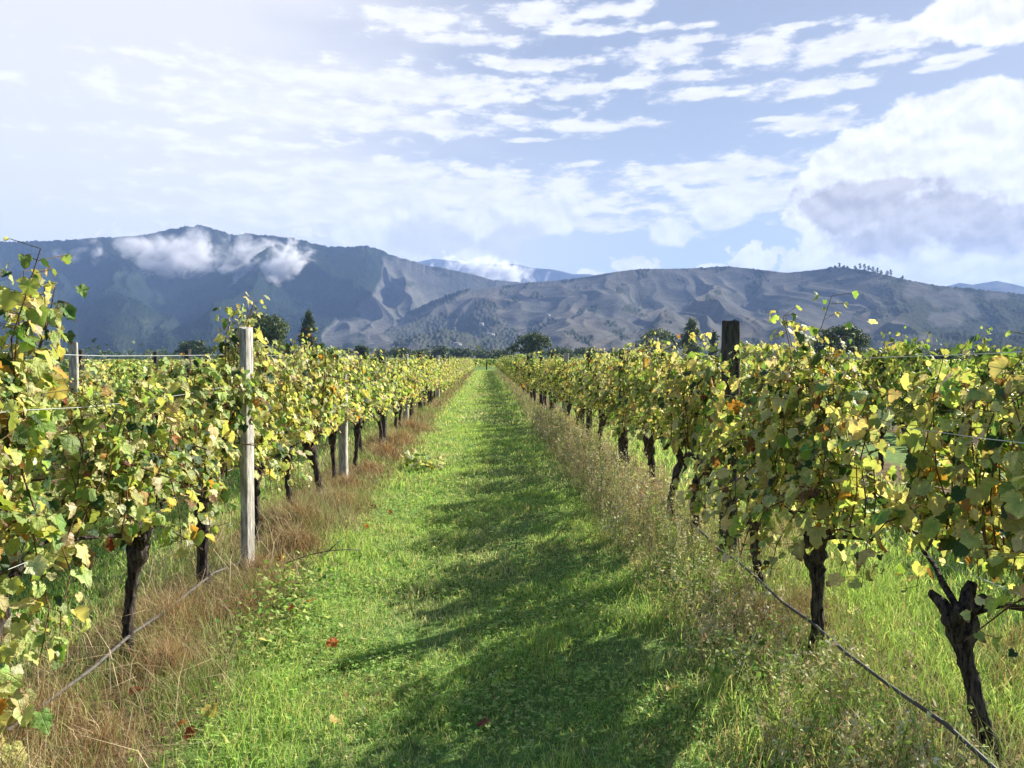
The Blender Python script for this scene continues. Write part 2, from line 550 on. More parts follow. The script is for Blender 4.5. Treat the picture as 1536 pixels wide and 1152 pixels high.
class Range:
    """a range of hills whose crest line is given as (azimuth, elevation) and that falls to the valley floor"""
    def __init__(s, sky, near, crest, back, rough, seed, spur=320., power=1.25, jag=0.0):
        a = np.array([px_ray(*p) for p in sky])
        s.az, s.te = a[:, 0], a[:, 1]
        s.near, s.crest, s.back, s.rough, s.seed, s.spur, s.power, s.jag = near, crest, back, rough, seed, spur, power, jag

    def dist(s, th):
        c = s.crest * (1 + 0.10 * perlin(th * 5, th * 0 + 0.3, s.seed))
        n = s.near * (1 + 0.22 * fbm(th * 9, th * 0 + 0.7, 3, s.seed + 1))
        return n, c

    def height(s, th, r):
        n, c = s.dist(th)
        te = np.interp(th, s.az, s.te)
        t = (r - n) / (c - n)
        te = te + s.jag * fbm(th * 160, th * 0, 2, s.seed + 30) * sstep(t, 0.9, 1.0)
        H = CAM_H + te * c
        tc = np.clip(t, 0, 1)
        g = tc ** s.power * (1 + 0.25 * np.sin(np.pi * tc) * perlin(th * 7, tc * 2, s.seed + 9))
        # ridges and gullies running downhill, bending as they go
        x = th * c / s.spur
        w = r / s.spur
        wx = x + 0.40 * fbm(x * 0.7, w * 0.7, 3, s.seed + 2)
        wy = w * 0.30 + 0.35 * fbm(x * 0.5 + 4, w * 0.5, 2, s.seed + 3)
        r1 = 1 - np.abs(perlin(wx, wy, s.seed + 4)) * 2.0
        r2 = 1 - np.abs(perlin(wx * 2.3 + 0.3 * r1, wy * 1.5, s.seed + 5)) * 2.0
        r3 = 1 - np.abs(perlin(wx * 5.1, wy * 3.0, s.seed + 6)) * 2.0
        ridge = 0.66 * r1 + 0.24 * r2 + 0.10 * r3
        amp = s.rough * np.sin(np.pi * np.clip(tc, 0, 1) ** 0.75) ** 0.8
        h = H * g * (1 - amp * (1 - ridge) * 0.62)
        over = np.clip((r - c) / (s.back - c), 0, 1)
        h = np.where(t > 1, H * (1 - over) ** 1.5, h)
        return np.where(t < 0, -0.6, h - 0.4), tc, ridge

    def build(s, name, px0, px1, cols, rows, mat, paint):
        a0, a1 = px_ray(px0, 540)[0], px_ray(px1, 540)[0]
        th = np.linspace(a0, a1, cols)
        tt = np.concatenate([np.linspace(0, 1, rows), 1 + np.linspace(0.02, 1, 14)])
        n, c = s.dist(th)
        Tt, Th = np.meshgrid(tt, th, indexing='ij')
        Rr = np.where(Tt <= 1, n * 0.97 + (c - n * 0.97) * Tt, c + (s.back - c) * (Tt - 1))
        h, tc, ridge = s.height(Th, Rr)
        K, dz = paint(Th, Rr, h, tc, ridge)
        h = h + dz
        X, Y = np.sin(Th) * Rr, np.cos(Th) * Rr
        V = np.stack([X, Y, np.maximum(h, -0.8)], -1).reshape(-1, 3)
        i, j = np.meshgrid(np.arange(len(tt) - 1), np.arange(cols - 1), indexing='ij')
        a = (i * cols + j).ravel()
        F = np.stack([a, a + 1, a + cols + 1, a + cols], 1)
        o = obj(name, raw_mesh(name, V, F, K.reshape(-1, 3), [mat], None, True))
        return tag(o, kind='structure')


def to_px(th, h, r):
    """azimuth/height/range -> photograph pixel, used to lay out where the woods grow"""
    te = (h - CAM_H) / r
    d = np.stack([np.sin(th), np.cos(th), te], -1)
    Rm = np.array(cam.rotation_euler.to_matrix())
    c = d @ Rm
    return 768 + FPX * c[..., 0] / -c[..., 2], 576 - FPX * c[..., 1] / -c[..., 2]


def lerp(a, b, f):
    return np.asarray(a) * (1 - f[..., None]) + np.asarray(b) * f[..., None]


RA = Range([(-500, 380), (-200, 372), (0, 367), (60, 366), (130, 362), (200, 358), (240, 351), (275, 344), (305, 342), (330, 350), (352, 357), (372, 354), (400, 357),
            (440, 361), (490, 374), (530, 374), (550, 372), (580, 381), (640, 397), (700, 409), (740, 420), (790, 424), (860, 430), (1000, 470), (1150, 530)],
           2100, 4300, 6200, 1.1, 11, 720., 1.1, 0.0010)
RB = Range([(380, 545), (470, 524), (500, 505), (540, 496), (600, 478), (650, 456), (690, 441), (730, 432), (780, 425), (840, 420), (880, 415), (920, 408), (960, 403),
            (1000, 403), (1040, 402), (1085, 399), (1130, 403), (1180, 409), (1220, 405), (1255, 400), (1300, 405), (1350, 417), (1400, 427), (1450, 432), (1536, 441),
            (1700, 455), (2050, 480)],
           1500, 3100, 4600, 0.85, 23, 430., 1.05, 0.0004)
RC = Range([(560, 430), (620, 394), (650, 388), (672, 390), (700, 394), (740, 396), (775, 396), (800, 402), (830, 404), (860, 411), (885, 411), (905, 416), (960, 440), (1100, 470)],
           6300, 8000, 9400, 0.5, 41, 700., 1.0)
RD = Range([(1330, 450), (1410, 432), (1440, 424), (1458, 427), (1495, 421), (1520, 426), (1560, 436), (1700, 440), (1900, 450)],
           6300, 7800, 9400, 0.5, 57, 700., 1.0)

FOREST = (0.016, 0.025, 0.017)
TAN = (0.108, 0.106, 0.096)
SCRUB = (0.045, 0.052, 0.034)


def paint_A(th, r, h, tc, ridge):
    px, py = to_px(th, h, r)
    n = fbm(px / 40, py / 25, 4, 71)
    n2 = fbm(px / 90, py / 60, 4, 73)
    edge = np.interp(py, [370, 400, 440, 470, 500, 540], [574, 578, 566, 525, 490, 470]) + 6 * n
    forest = sstep(edge - px, -2, 3)
    col = lerp(FOREST, (0.038, 0.047, 0.030), sstep(n2, 0.1, 0.8))
    grass = lerp(TAN, SCRUB, np.maximum(sstep(n, 0.25, 0.6), sstep(-ridge, -0.25, 0.25) * 0.7))
    K = lerp(grass, (0, 0, 0), forest * 0 + forest) + col * forest[..., None]
    bump = forest * (14 + 6 * fbm(px * 0.9, py * 0.9, 2, 75) + 3 * fbm(px / 9, py / 7, 3, 76)) * sstep(tc, 0, 0.06)
    return K, bump


def paint_B(th, r, h, tc, ridge):
    px, py = to_px(th, h, r)
    n = fbm(px / 34, py / 22, 4, 81)
    n2 = fbm(px / 110, py / 60, 3, 83)
    gully = sstep(-ridge, -0.15, 0.30)
    scrub_shade = np.maximum(sstep(n + 0.35 * n2, 0.36, 0.55) * 0.9, gully * 0.75)
    # scrubby, built-up slope low in the middle; cloud shade painted dark on the right end
    low = sstep(-((px - 690) / 120) ** 2 - ((py - 505) / 42) ** 2 + 0.6 * n, -1.0, -0.4)
    right = sstep(px, 1270, 1400) * sstep(n2 + 0.5 * n, -0.55, -0.1)
    scrub_shade = np.clip(np.maximum(np.maximum(scrub_shade, low * 0.75), right * 0.95), 0, 1)
    tan = lerp(TAN, (0.138, 0.125, 0.104), sstep(n2, -0.1, 0.5))
    K = lerp(tan, SCRUB, scrub_shade)
    # plantation strip climbing along the spur at the left
    mid = np.interp(px, [500, 560, 620, 680, 712], [492, 478, 459, 441, 433]) - 0.0
    hw = np.interp(px, [490, 520, 640, 700, 716], [13, 13, 12, 8, 0])
    wood = sstep(hw - np.abs(py - mid) + 2.5 * n, -0.5, 1.5) * (px < 720) * (px > 470)
    K = K * (1 - wood[..., None]) + np.array(FOREST) * wood[..., None]
    return K, wood * (14 + 8 * fbm(px * 0.8, py * 0.3, 2, 85)) + scrub_shade * 5 * fbm(px / 5, py / 4, 2, 86) * sstep(tc, 0, 0.06)


def paint_far(th, r, h, tc, ridge):
    px, py = to_px(th, h, r)
    return lerp((0.10, 0.10, 0.09), (0.05, 0.06, 0.05), sstep(fbm(px / 20, py / 12, 3, 91), -0.2, 0.5)), h * 0


M_HILLF = hill_material('forested_slope', 10.0, 0.02)
M_HILLG = hill_material('grassy_slope', 5.0, 0.02)
RA.build('forested_mountain', -260, 1150, 1150, 230, M_HILLF, paint_A)
RB.build('grassy_hills', 390, 1900, 1250, 230, M_HILLG, paint_B)
RC.build('distant_mountain', 560, 1100, 300, 60, M_HILLG, paint_far)
RD.build('distant_mountain', 1330, 1880, 300, 60, M_HILLG, paint_far)


def on_range(rg, px, py):
    """first point of a range met by the sight line through a pixel"""
    th, te = px_ray(px, py)
    r = np.linspace(1200, 9000, 4000)
    h = rg.height(np.full_like(r, th), r)[0]
    hit = np.nonzero((h > 5) & (h >= CAM_H + te * r))[0]
    if len(hit) == 0:
        k = int(np.argmax(h / r))
    else:
        k = int(hit[0])
    return math.sin(th) * r[k], math.cos(th) * r[k], float(h[k])


# ------------------------------------------------------------------ grape vines
HALF = np.array([(0.09, -0.10), (0.25, -0.16), (0.41, -0.07), (0.46, 0.10), (0.45, 0.22), (0.53, 0.36), (0.46, 0.52), (0.36, 0.57), (0.34, 0.72), (0.19, 0.84)])
OUT_HI = np.concatenate([[(0, 0.05)], HALF, [(0, 1.02)], HALF[::-1] * (-1, 1)])
OUT_MID = np.array([(0, 0.0), (0.28, -0.12), (0.50, 0.33), (0.30, 0.66), (0, 1.0), (-0.30, 0.66), (-0.50, 0.33), (-0.28, -0.12)])
OUT_LO = np.array([(0, -0.05), (0.48, 0.2), (0.3, 0.7), (0, 1.0), (-0.3, 0.7), (-0.48, 0.2)])

PAL = np.array([(0.56, 0.58, 0.22), (0.43, 0.52, 0.16), (0.20, 0.32, 0.08), (0.05, 0.10, 0.035), (0.70, 0.62, 0.26), (0.77, 0.70, 0.42),
                (0.58, 0.29, 0.07), (0.24, 0.05, 0.025), (0.22, 0.12, 0.05)])  # darkest green weighted up below to deepen the shade within the canopy
W_YEL = np.array([.28, .21, .11, .11, .15, .12, .02, .004, .015])
W_MIX = np.array([.26, .24, .17, .14, .09, .08, .017, .003, .015])
W_GOLD = np.array([.25, .19, .14, .13, .16, .14, .014, .002, .02])
W_GRN = np.array([.12, .28, .34, .18, .05, .02, .0, .0, .01])
W_LOW = np.array([.24, .17, .10, .03, .22, .16, .045, .01, .025])


def leaves(mb, rng, base, nrm, tip, size, col, outline, m=0):
    """adds one leaf per row of base/nrm/tip (arrays n,3), size (n,), col (n,3)"""
    n = len(base)
    nrm = nrm / (np.linalg.norm(nrm, axis=1)[:, None] + 1e-9)
    tip = tip - nrm * np.sum(tip * nrm, 1)[:, None]
    tip = tip / (np.linalg.norm(tip, axis=1)[:, None] + 1e-9)
    side = np.cross(tip, nrm)
    k = len(outline)
    o = outline[None] * (1 + 0.06 * rng.normal(size=(n, k, 1)))
    o = o * np.stack([rng.uniform(0.85, 1.1, n), rng.uniform(0.85, 1.1, n)], -1)[:, None, :]
    cx = np.zeros((n, 1, 2))
    cx[:, 0, 1] = 0.30
    o = np.concatenate([cx, o], 1)
    fold = rng.normal(0.25, 0.34, (n, 1))
    curl = rng.normal(-0.35, 0.50, (n, 1))
    z = fold * np.abs(o[:, :, 0]) + curl * (o[:, :, 1] - 0.3) ** 2 + curl * 0.6 * o[:, :, 0] ** 2 + 0.05 * rng.normal(size=(n, k + 1))
    P = (base[:, None, :] + size[:, None, None] * (o[:, :, 0:1] * side[:, None, :] + o[:, :, 1:2] * tip[:, None, :] + z[:, :, None] * nrm[:, None, :]))
    idx = np.arange(n)[:, None, None] * (k + 1)
    tri = np.stack([np.zeros(k, int), 1 + np.arange(k), 1 + (np.arange(k) + 1) % k], 1)[None]
    c = np.repeat(col[:, None, :], k + 1, 1)
    rim = rng.random(n) < 0.45                     # many leaves keep green veins inside a yellow rim
    c[rim, 0] *= (0.62, 0.82, 0.7)
    brown = rng.random(n) < 0.06
    c[brown, 1:] = c[brown, 1:] * 0.55 + np.array((0.22, 0.10, 0.04)) * 0.45 * (rng.random((brown.sum(), k, 1)) < 0.6)
    mb.add(P.reshape(-1, 3), (idx + tri).reshape(-1, 3), c.reshape(-1, 3), m, o.reshape(-1, 2))


def pick(rng, n, z, w, lowz=0.95):
    c = PAL[rng.choice(9, n, p=w / w.sum())]
    lo = rng.random(n) < np.clip((lowz - z) * 1.3, 0, 0.8)
    c[lo] = PAL[rng.choice(9, lo.sum(), p=W_LOW / W_LOW.sum())]
    return np.clip(c * (1 + 0.16 * rng.normal(size=(n, 1))) * (1 + 0.06 * rng.normal(size=(n, 3))), 0.01, 0.85)


def grow(rng, head=(0, 0, 0.55), half=0.57, top=1.62, nshoot=17, step=0.048, weights=W_MIX, outline=OUT_HI, size=0.083, hang=6, tall=(), low=0.42,
         drape=False, cover=None, clear=None, wood=None, leafmb=None, density=1.0, bend=0.0):
    """one cane-pruned vine: arms on the fruiting wire, upright shoots, leaves along every shoot"""
    L = leafmb
    hx, hy, hz = head
    shoots = []
    zc = 0.74
    for sgn in (-1, 1):
        ts = np.linspace(0, 1, 6)
        arm = np.stack([hx + (0 - hx) * ts + 0.02 * rng.normal(size=6), hy + (sgn * half * 0.92 - hy) * ts, hz + (zc - hz) * np.sqrt(ts)], 1)
        if wood: wood.tube(arm, np.linspace(0.015, 0.007, 6), 6, (0.05, 0.034, 0.026), 0, rng, 0.15)
    for i in range(nshoot):
        u = -1 + 2 * (i + rng.uniform(0.1, 0.9)) / nshoot
        y0 = half * (0.62 * u + 0.38 * u * abs(u)) * 0.96
        zt = top - 0.07 + rng.normal(0, 0.09) - 0.26 * abs(u) ** 2.2
        shoots.append((np.array([rng.normal(0, 0.03), y0, zc + rng.normal(0, 0.04)]), zt, 'up'))
    for i in range(hang):
        shoots.append((np.array([rng.normal(0, 0.06), rng.uniform(-half, half), zc + rng.uniform(0, 0.3)]), low + rng.uniform(0, 0.18), 'down'))
    for (ty, tz, lean) in tall:
        shoots.append((np.array([0, ty, 1.1]), tz, ('lean', lean)))
    B, N, T, S = [], [], [], []
    for p, zt, mode in shoots:
        pts = [p.copy()]
        out = rng.choice((-1, 1))
        if mode == 'up':
            d = np.array([out * rng.uniform(0.02, 0.30), rng.normal(0, 0.22), 1.0])
        elif mode == 'down':
            d = np.array([out * rng.uniform(0.7, 1.1), rng.normal(0, 0.6), rng.uniform(-0.1, 0.5)])
        else:
            d = np.array([rng.normal(0, 0.1), mode[1], 1.0])
        nst = 0
        maxst = 48
        while nst < maxst:
            d /= np.linalg.norm(d)
            p = p + d * step
            pts.append(p.copy())
            nst += 1
            d += rng.normal(0, 0.13, 3)
            if mode == 'up':
                d[0] -= 0.55 * p[0]
                d[2] += 0.10
                if p[2] > zt:
                    if rng.random() < 0.35:                       # tip flops over
                        d = np.array([out * 0.8, rng.normal(0, 0.5), 0.1])
                        for _ in range(rng.integers(3, 8)):
                            d[2] -= 0.16
                            d /= np.linalg.norm(d)
                            p = p + d * step
                            pts.append(p.copy())
                    break
            elif mode == 'down':
                d[2] -= 0.16
                if abs(p[0]) > 0.30: d[0] *= 0.5
                if p[2] < zt: break
            else:
                d[2] += 0.15
                if p[2] > zt: break
        pts = np.array(pts)
        n = len(pts)
        if wood:
            cc = np.array((0.13, 0.065, 0.035)) * rng.uniform(0.6, 1.3)
            if n > 3:
                ii = np.unique(np.linspace(0, n - 1, max(4, n // 3)).astype(int))
                wood.tube(pts[ii], np.linspace(0.0052, 0.002, len(ii)), 4, cc, 1, cap=False)
        for k in range(1, n):
            cnt = 1 + (rng.random() < 0.65 * density) + (rng.random() < 0.35 * density)
            if rng.random() > density: continue
            for c in range(cnt):
                q = pts[k]
                sd = out if (k + c) % 2 else -out
                ang = rng.uniform(0, 2 * math.pi)
                off = np.array([sd * rng.uniform(0.3, 1.0), math.sin(ang) * 0.9, rng.uniform(-0.1, 0.7)])
                off *= rng.uniform(0.04, 0.115) / np.linalg.norm(off)
                b = q + off
                sx = np.sign(b[0] + 0.05 * sd + rng.normal(0, 0.05)) or 1
                nv = np.array([sx * rng.uniform(0.3, 1.0), rng.normal(0, 0.45), rng.uniform(0.0, 0.9)]) + rng.normal(0, 0.30, 3)
                tv = np.array([off[0] * 4, off[1] * 4 + rng.normal(0, 0.25), -0.75 + rng.normal(0, 0.3)])
                frac = k / n
                sz = size * (0.42 + 0.74 * rng.random() ** 1.6) * (1.0 - 0.45 * max(0, frac - 0.7) / 0.3) * (0.75 if c == 2 else 1.0)
                B.append(b), N.append(nv), T.append(tv), S.append(sz)
                if wood and rng.random() < 0.6:
                    w = np.array([0.0, 0.0, 0.0016])
                    wood.add([q - w, q + w, b + w, b - w], [(0, 1, 2, 3)], (0.22, 0.16, 0.05), 1)
    if cover:                                      # a spray of leaves hanging across the face of a post
        for i in range(46 * len(cover)):
            B.append(np.array(cover[i % len(cover)]) + rng.normal(0, 1, 3) * (0.06, 0.10, 0.14)), N.append(np.array([rng.uniform(.2, 1) * np.sign(cover[0][0]), -rng.uniform(.2, 1), .4]) + rng.normal(0, .35, 3))
            T.append(np.array([rng.normal(0, .3), rng.normal(0, .3), -1])), S.append(size * rng.uniform(.5, 1.0))
    if drape:
        for i in range(150):
            q = np.array([rng.normal(0.02, 0.10), rng.normal(0.0, 0.12), rng.uniform(0.05, 0.8)])
            B.append(q), N.append(np.array([rng.uniform(0.2, 1), -rng.uniform(0.2, 1), 0.5]) + rng.normal(0, 0.3, 3))
            T.append(np.array([rng.normal(0, .3), rng.normal(0, .3), -1])), S.append(size * rng.uniform(0.6, 1.1))
    B, N, T, S = np.array(B), np.array(N), np.array(T), np.array(S)
    keep = B[:, 2] > 0.05
    if clear is not None: keep &= ~clear(B)
    B, N, T, S = B[keep], N[keep], T[keep], S[keep]
    leaves(L, rng, B, N, T, S, pick(rng, len(B), B[:, 2], weights), outline)


def trunk_shape(mb, rng, lean=(0.0, 0.0), bow=(0.0, 0.0), head=0.55, r=0.036, knob=1.7, sides=12):
    """gnarled trunk from the ground up to a swollen head; lean = offset of the head, bow = sideways bulge halfway"""
    n = 24
    t = np.linspace(0, 1, n)
    P = np.stack([lean[0] * t + bow[0] * np.sin(np.pi * t), lean[1] * t + bow[1] * np.sin(np.pi * t), -0.06 + (head + 0.06) * t], 1)
    P[:, 0] += 0.010 * fbm(t * 3.2, t * 0, 3, int(rng.integers(99)))
    P[:, 1] += 0.010 * fbm(t * 3.2, t * 0 + 5, 3, int(rng.integers(99)))
    rad = r * (1.18 - 0.35 * np.sin(np.pi * t) + (knob - 1) * np.clip((t - 0.72) / 0.28, 0, 1) ** 1.5)
    rad[-1] *= 0.75
    rad = rad * (1 + 0.16 * fbm(t * 6, t * 0 + 2, 2, int(rng.integers(99))))
    mb.tube(P, rad, sides, (0.05, 0.04, 0.035), 0, rng, 0.10)
    hp = P[-1]
    for k in range(4):                                             # old spurs on the head
        a = 1.57 * k + rng.uniform(0, 1.0)
        e = hp + np.array([0.09 * math.cos(a), 0.13 * math.sin(a), rng.uniform(0.06, 0.15)])
        mb.tube([hp - (0, 0, 0.05), (hp + e) / 2 + rng.normal(0, 0.012, 3), e], [r * 0.95, r * 0.75, r * 0.45], 7, (0.05, 0.04, 0.035), 0, rng, 0.15)
    return tuple(hp)


GROUP = 'grapevines trained along the wire trellis rows'


def near_vine(loc, label, seed, lean=(0, 0), bow=(0, 0), head=0.55, r=0.036, knob=1.7, **kw):
    rng = np.random.default_rng(seed)
    t = empty('grapevine', loc)
    tag(t, label, 'grapevine', GROUP)
    tm, wm, lm = MB(), MB(), MB()
    hp = trunk_shape(tm, rng, lean, bow, head, r, knob)
    grow(rng, hp, wood=wm, leafmb=lm, **kw)
    obj('trunk', tm.mesh('vine_trunk', [M_VTRUNK], True), t)
    obj('branchwork', wm.mesh('vine_branchwork', [M_VTRUNK, M_CANE]), t)
    obj('foliage', lm.mesh('vine_foliage', [M_LEAF], True), t)
    return t


def post_gap(x0, y0, side, keep, rng, ox, oy, w=0.085, reach=0.85):
    """leaves are tied back from the alley side of a post; ox, oy = where the vine stands"""
    def f(B):
        gx, gy = B[:, 0] + ox, B[:, 1] + oy
        back = y0 + 0.02 - gy                                  # how far in front of the post
        lane = np.abs(gx - (x0 - side * 0.30 * back)) < w
        return (back > -0.02) & (back < reach) & lane & (rng.random(len(B)) > keep) & ~((B[:, 2] > 1.02) & (B[:, 2] < 1.50) & (side < 0))
    return f


def gl(x, y):
    return (x, y, float(gz(x, y)))


# --- left row, near plants (x to the left is negative), measured from the photograph
LX, RX = -1.86, 1.86
near_vine(gl(-1.93, 2.88), 'grapevine at the left edge with a tall shoot and leaves draped down its trunk', 101, (0.04, 0.1), (0, 0.03), 0.60, 0.04,
          top=1.55, weights=W_MIX, tall=[(0.30, 1.93, -0.10), (0.40, 1.88, 0.05), (0.46, 1.78, 0.08), (0.22, 1.82, -0.03), (0.36, 1.84, 0.02), (0.28, 1.7, 0)], nshoot=23, hang=11, drape=True, low=0.3, size=0.083, half=0.58)
near_vine(gl(-1.86, 3.98), 'low-topped yellow-green grapevine whose thin leaning trunk stands beside the grey hose', 102, (0.06, 0.04), (-0.02, 0.0), 0.58, 0.032, 1.9,
          top=1.40, weights=W_MIX, nshoot=22, hang=12, low=0.5, size=0.083)
near_vine(gl(-1.86, 5.09), 'grapevine with a thick straight black trunk just left of the pale timber post', 103, (-0.01, 0.0), (0.0, 0.0), 0.62, 0.042, 1.35,
          top=1.48, weights=W_MIX, nshoot=20, hang=9, low=0.58, size=0.083, cover=[(0.16, 0.40, 1.27)], clear=post_gap(-1.73, 5.6, -1, 0.15, np.random.default_rng(1), -1.86, 5.09))
near_vine(gl(-1.88, 6.25), 'grapevine climbing over the top of the pale timber post in a bright yellow clump', 104, (0, 0), (0.02, 0), 0.58, 0.034,
          top=1.68, weights=W_YEL, nshoot=23, hang=10, low=0.5, tall=[(-0.45, 1.92, -0.05), (-0.38, 1.93, 0.0), (-0.5, 1.88, -0.1), (-0.3, 1.85, 0.05), (-0.55, 1.82, 0), (-0.42, 1.9, -.02), (-0.6, 1.86, 0.03), (-0.35, 1.88, -0.04)],
          clear=post_gap(-1.73, 5.6, -1, 0.06, np.random.default_rng(2), -1.88, 6.25))
near_vine(gl(-1.84, 7.35), 'grapevine behind the pale timber post with red leaves low on its slanting trunk', 105, (-0.07, 0.02), (0, 0), 0.56, 0.032,
          top=1.60, weights=W_YEL, nshoot=20, hang=6, low=0.70)
near_vine(gl(-1.78, 8.40), 'grapevine with a knobbly head and trunk leaning away from the grass alley', 106, (-0.15, 0.03), (0.02, 0), 0.58, 0.042, 2.0,
          top=1.66, weights=W_YEL, nshoot=20, hang=8, low=0.66, tall=[(0.1, 1.84, 0.0)])
near_vine(gl(-1.86, 9.50), 'grapevine with a slim upright trunk touching the short weathered post', 107, (-0.03, 0.0), (0, 0), 0.60, 0.030,
          top=1.64, weights=W_YEL, nshoot=20, hang=8, low=0.66)
# --- right row, near plants
near_vine(gl(2.00, 2.88), 'grapevine at the right edge with a wide forked head on its trunk', 201, (-0.13, 0.05), (-0.02, 0.0), 0.54, 0.036, 1.9,
          top=1.56, weights=W_GOLD, nshoot=29, hang=10, low=0.50, size=0.083, half=0.74, tall=[(-0.32, 1.70, -0.05)])
near_vine(gl(1.75, 4.00), 'grapevine with a stout black trunk crossed by the dark drip hose, tall shoot above', 202, (0.03, 0.05), (0.02, 0.0), 0.53, 0.038, 1.7,
          top=1.58, weights=W_GOLD, nshoot=27, hang=10, low=0.48, size=0.083, half=0.64, tall=[(0.45, 1.90, 0.02), (0.52, 1.80, 0.05), (0.2, 1.76, 0.0)])
near_vine(gl(1.86, 5.00), 'grapevine with a low clump of dark green leaves hanging before its slanting trunk', 203, (-0.06, 0.03), (-0.03, 0.0), 0.55, 0.036,
          top=1.62, weights=W_GOLD, nshoot=21, hang=11, low=0.3, half=0.52, size=0.083, cover=[(-0.10, 0.62, 1.34), (-0.12, 0.56, 1.08), (-0.08, 0.6, 0.85)], clear=post_gap(1.90, 5.9, 1, 0.75, np.random.default_rng(3), 1.86, 5.0, 0.1))
near_vine(gl(1.86, 6.45), 'right-hand grapevine of the pair with curved trunks beside the dark post', 204, (0.0, 0.02), (-0.07, 0.02), 0.56, 0.042, 1.4,
          top=1.58, weights=W_YEL, nshoot=20, hang=6, low=0.70)
near_vine(gl(1.77, 6.95), 'left-hand grapevine of the pair with curved trunks beside the dark post', 205, (0.05, 0.02), (-0.09, 0.0), 0.60, 0.036, 1.4,
          top=1.55, weights=W_YEL, nshoot=18, hang=6, low=0.72)
near_vine(gl(1.82, 8.25), 'grapevine with twin dark stems beyond the curved pair of trunks', 206, (-0.02, 0.1), (0.02, 0.02), 0.58, 0.04, 1.6,
          top=1.62, weights=W_YEL, nshoot=20, hang=8, low=0.66)
near_vine(gl(1.80, 9.35), 'grapevine with a slanting trunk just right of the squat dark post', 207, (-0.1, 0.02), (0.0, 0), 0.58, 0.034,
          top=1.66, weights=W_YEL, nshoot=20, hang=8, low=0.64)

# --- further plants: a few grown once, then copied along the rows
def variant(seed, weights, outline, size, step, nshoot, hang, top, single):
    rng = np.random.default_rng(seed)
    tm, wm, lm = MB(), MB(), MB()
    hp = trunk_shape(tm, rng, (rng.normal(0, .05), rng.normal(0, .05)), (rng.normal(0, .03), 0), rng.uniform(.54, .62), rng.uniform(.03, .042), rng.uniform(1.3, 2.0), 7)
    grow(rng, hp, wood=wm, leafmb=lm, weights=weights, outline=outline, size=size, step=step, nshoot=nshoot, hang=hang, top=top, low=0.46 if single else 0.60,
         tall=[(rng.uniform(-.5, .5), top + 0.16, 0)] if rng.random() < 0.4 else ())
    if single:
        for a in range(len(wm.V)):
            tm.V.append(wm.V[a]), tm.T.append(wm.T[a] + tm.n), tm.K.append(wm.K[a]), tm.M.append(wm.M[a])
        return tm.mesh('vine_trunk', [M_VTRUNK, M_CANE], True), lm.mesh('vine_foliage', [M_LEAF], True)
    if True:
        return tm.mesh('vine_trunk', [M_VTRUNK], True), wm.mesh('vine_branchwork', [M_VTRUNK, M_CANE]), lm.mesh('vine_foliage', [M_LEAF], True)


MIDV = [variant(300 + i, W_YEL if i % 2 else W_MIX, OUT_MID, 0.083, 0.048, 19, 9, 1.53, False) for i in range(6)]
MIDG = [variant(340 + i, W_GRN, OUT_MID, 0.118, 0.064, 18, 8, 1.72, False) for i in range(2)]
FARV = [variant(320 + i, (W_YEL, W_MIX, W_YEL)[i % 3], OUT_LO, 0.098, 0.066, 17, 12, 1.43, True) for i in range(5)]
FARG = [variant(330 + i, W_GRN, OUT_LO, 0.135, 0.085, 17, 11, 1.47, True) for i in range(3)]
ORD = ['eighth', 'ninth', 'tenth', 'eleventh', 'twelfth', 'thirteenth', 'fourteenth', 'fifteenth', 'sixteenth', 'seventeenth', 'eighteenth', 'nineteenth']


def mid_vine(x, y, label, rng, meshes, tint=(1, 1, 1)):
    t = empty('grapevine', gl(x, y))
    t.rotation_euler.z = math.pi * int(rng.integers(0, 2)) + rng.normal(0, 0.06)
    s = rng.uniform(0.95, 1.05)
    t.scale = (1.0, 1.0, s)
    tag(t, label, 'grapevine', GROUP)
    for nm, me in zip(('trunk', 'branchwork', 'foliage'), meshes):
        o = obj(nm, me, t)
        o.color = (*tint, 1)
    return t


def far_vine(x, y, label, rng, me, tint=(1, 1, 1), group=GROUP):
    t = empty('grapevine', gl(x, y))
    t.rotation_euler.z = math.pi * int(rng.integers(0, 2)) + rng.normal(0, 0.08)
    t.scale = (1.0, 1.0, rng.uniform(0.93, 1.07))
    for nm, m_ in zip(('trunk', 'foliage'), me):
        obj(nm, m_, t).color = (*tint, 1)
    return tag(t, label, 'grapevine', group)


rngv = np.random.default_rng(55)


def tint_for(rng, side):
    v = rng.normal(1.0, 0.09)
    return (v * rng.uniform(0.9, 1.1), v, v * rng.uniform(0.8, 1.1))


y = 10.7
for k in range(12):
    lab = f'{ORD[k]} grapevine from the near end of the left row, pale yellow-green'
    mid_vine(LX + rngv.normal(0, .04), y, lab, rngv, MIDV[rngv.integers(0, 6)], tint_for(rngv, -1))
    y += 1.2
yl = y
y = 10.6
for k in range(12):
    lab = f'{ORD[k]} grapevine from the near end of the right row, golden and shaded'
    mid_vine(RX + rngv.normal(0, .04), y, lab, rngv, MIDV[rngv.integers(0, 6)], tint_for(rngv, 1))
    y += 1.2
yr = y
for (x, y, side) in ((LX, yl, 'left'), (RX, yr, 'right')):
    while y < 97:
        g_ = side == 'right' and y > 26
        far_vine(x + rngv.normal(0, .06), y, f'far grapevine merged into the leafy band of the {side} row by the alley', rngv,
                 (FARG if g_ and rngv.random() < .5 else FARV)[rngv.integers(0, 3)], tint_for(rngv, 0), f'far grapevines of the {side} row')
        y += 1.2
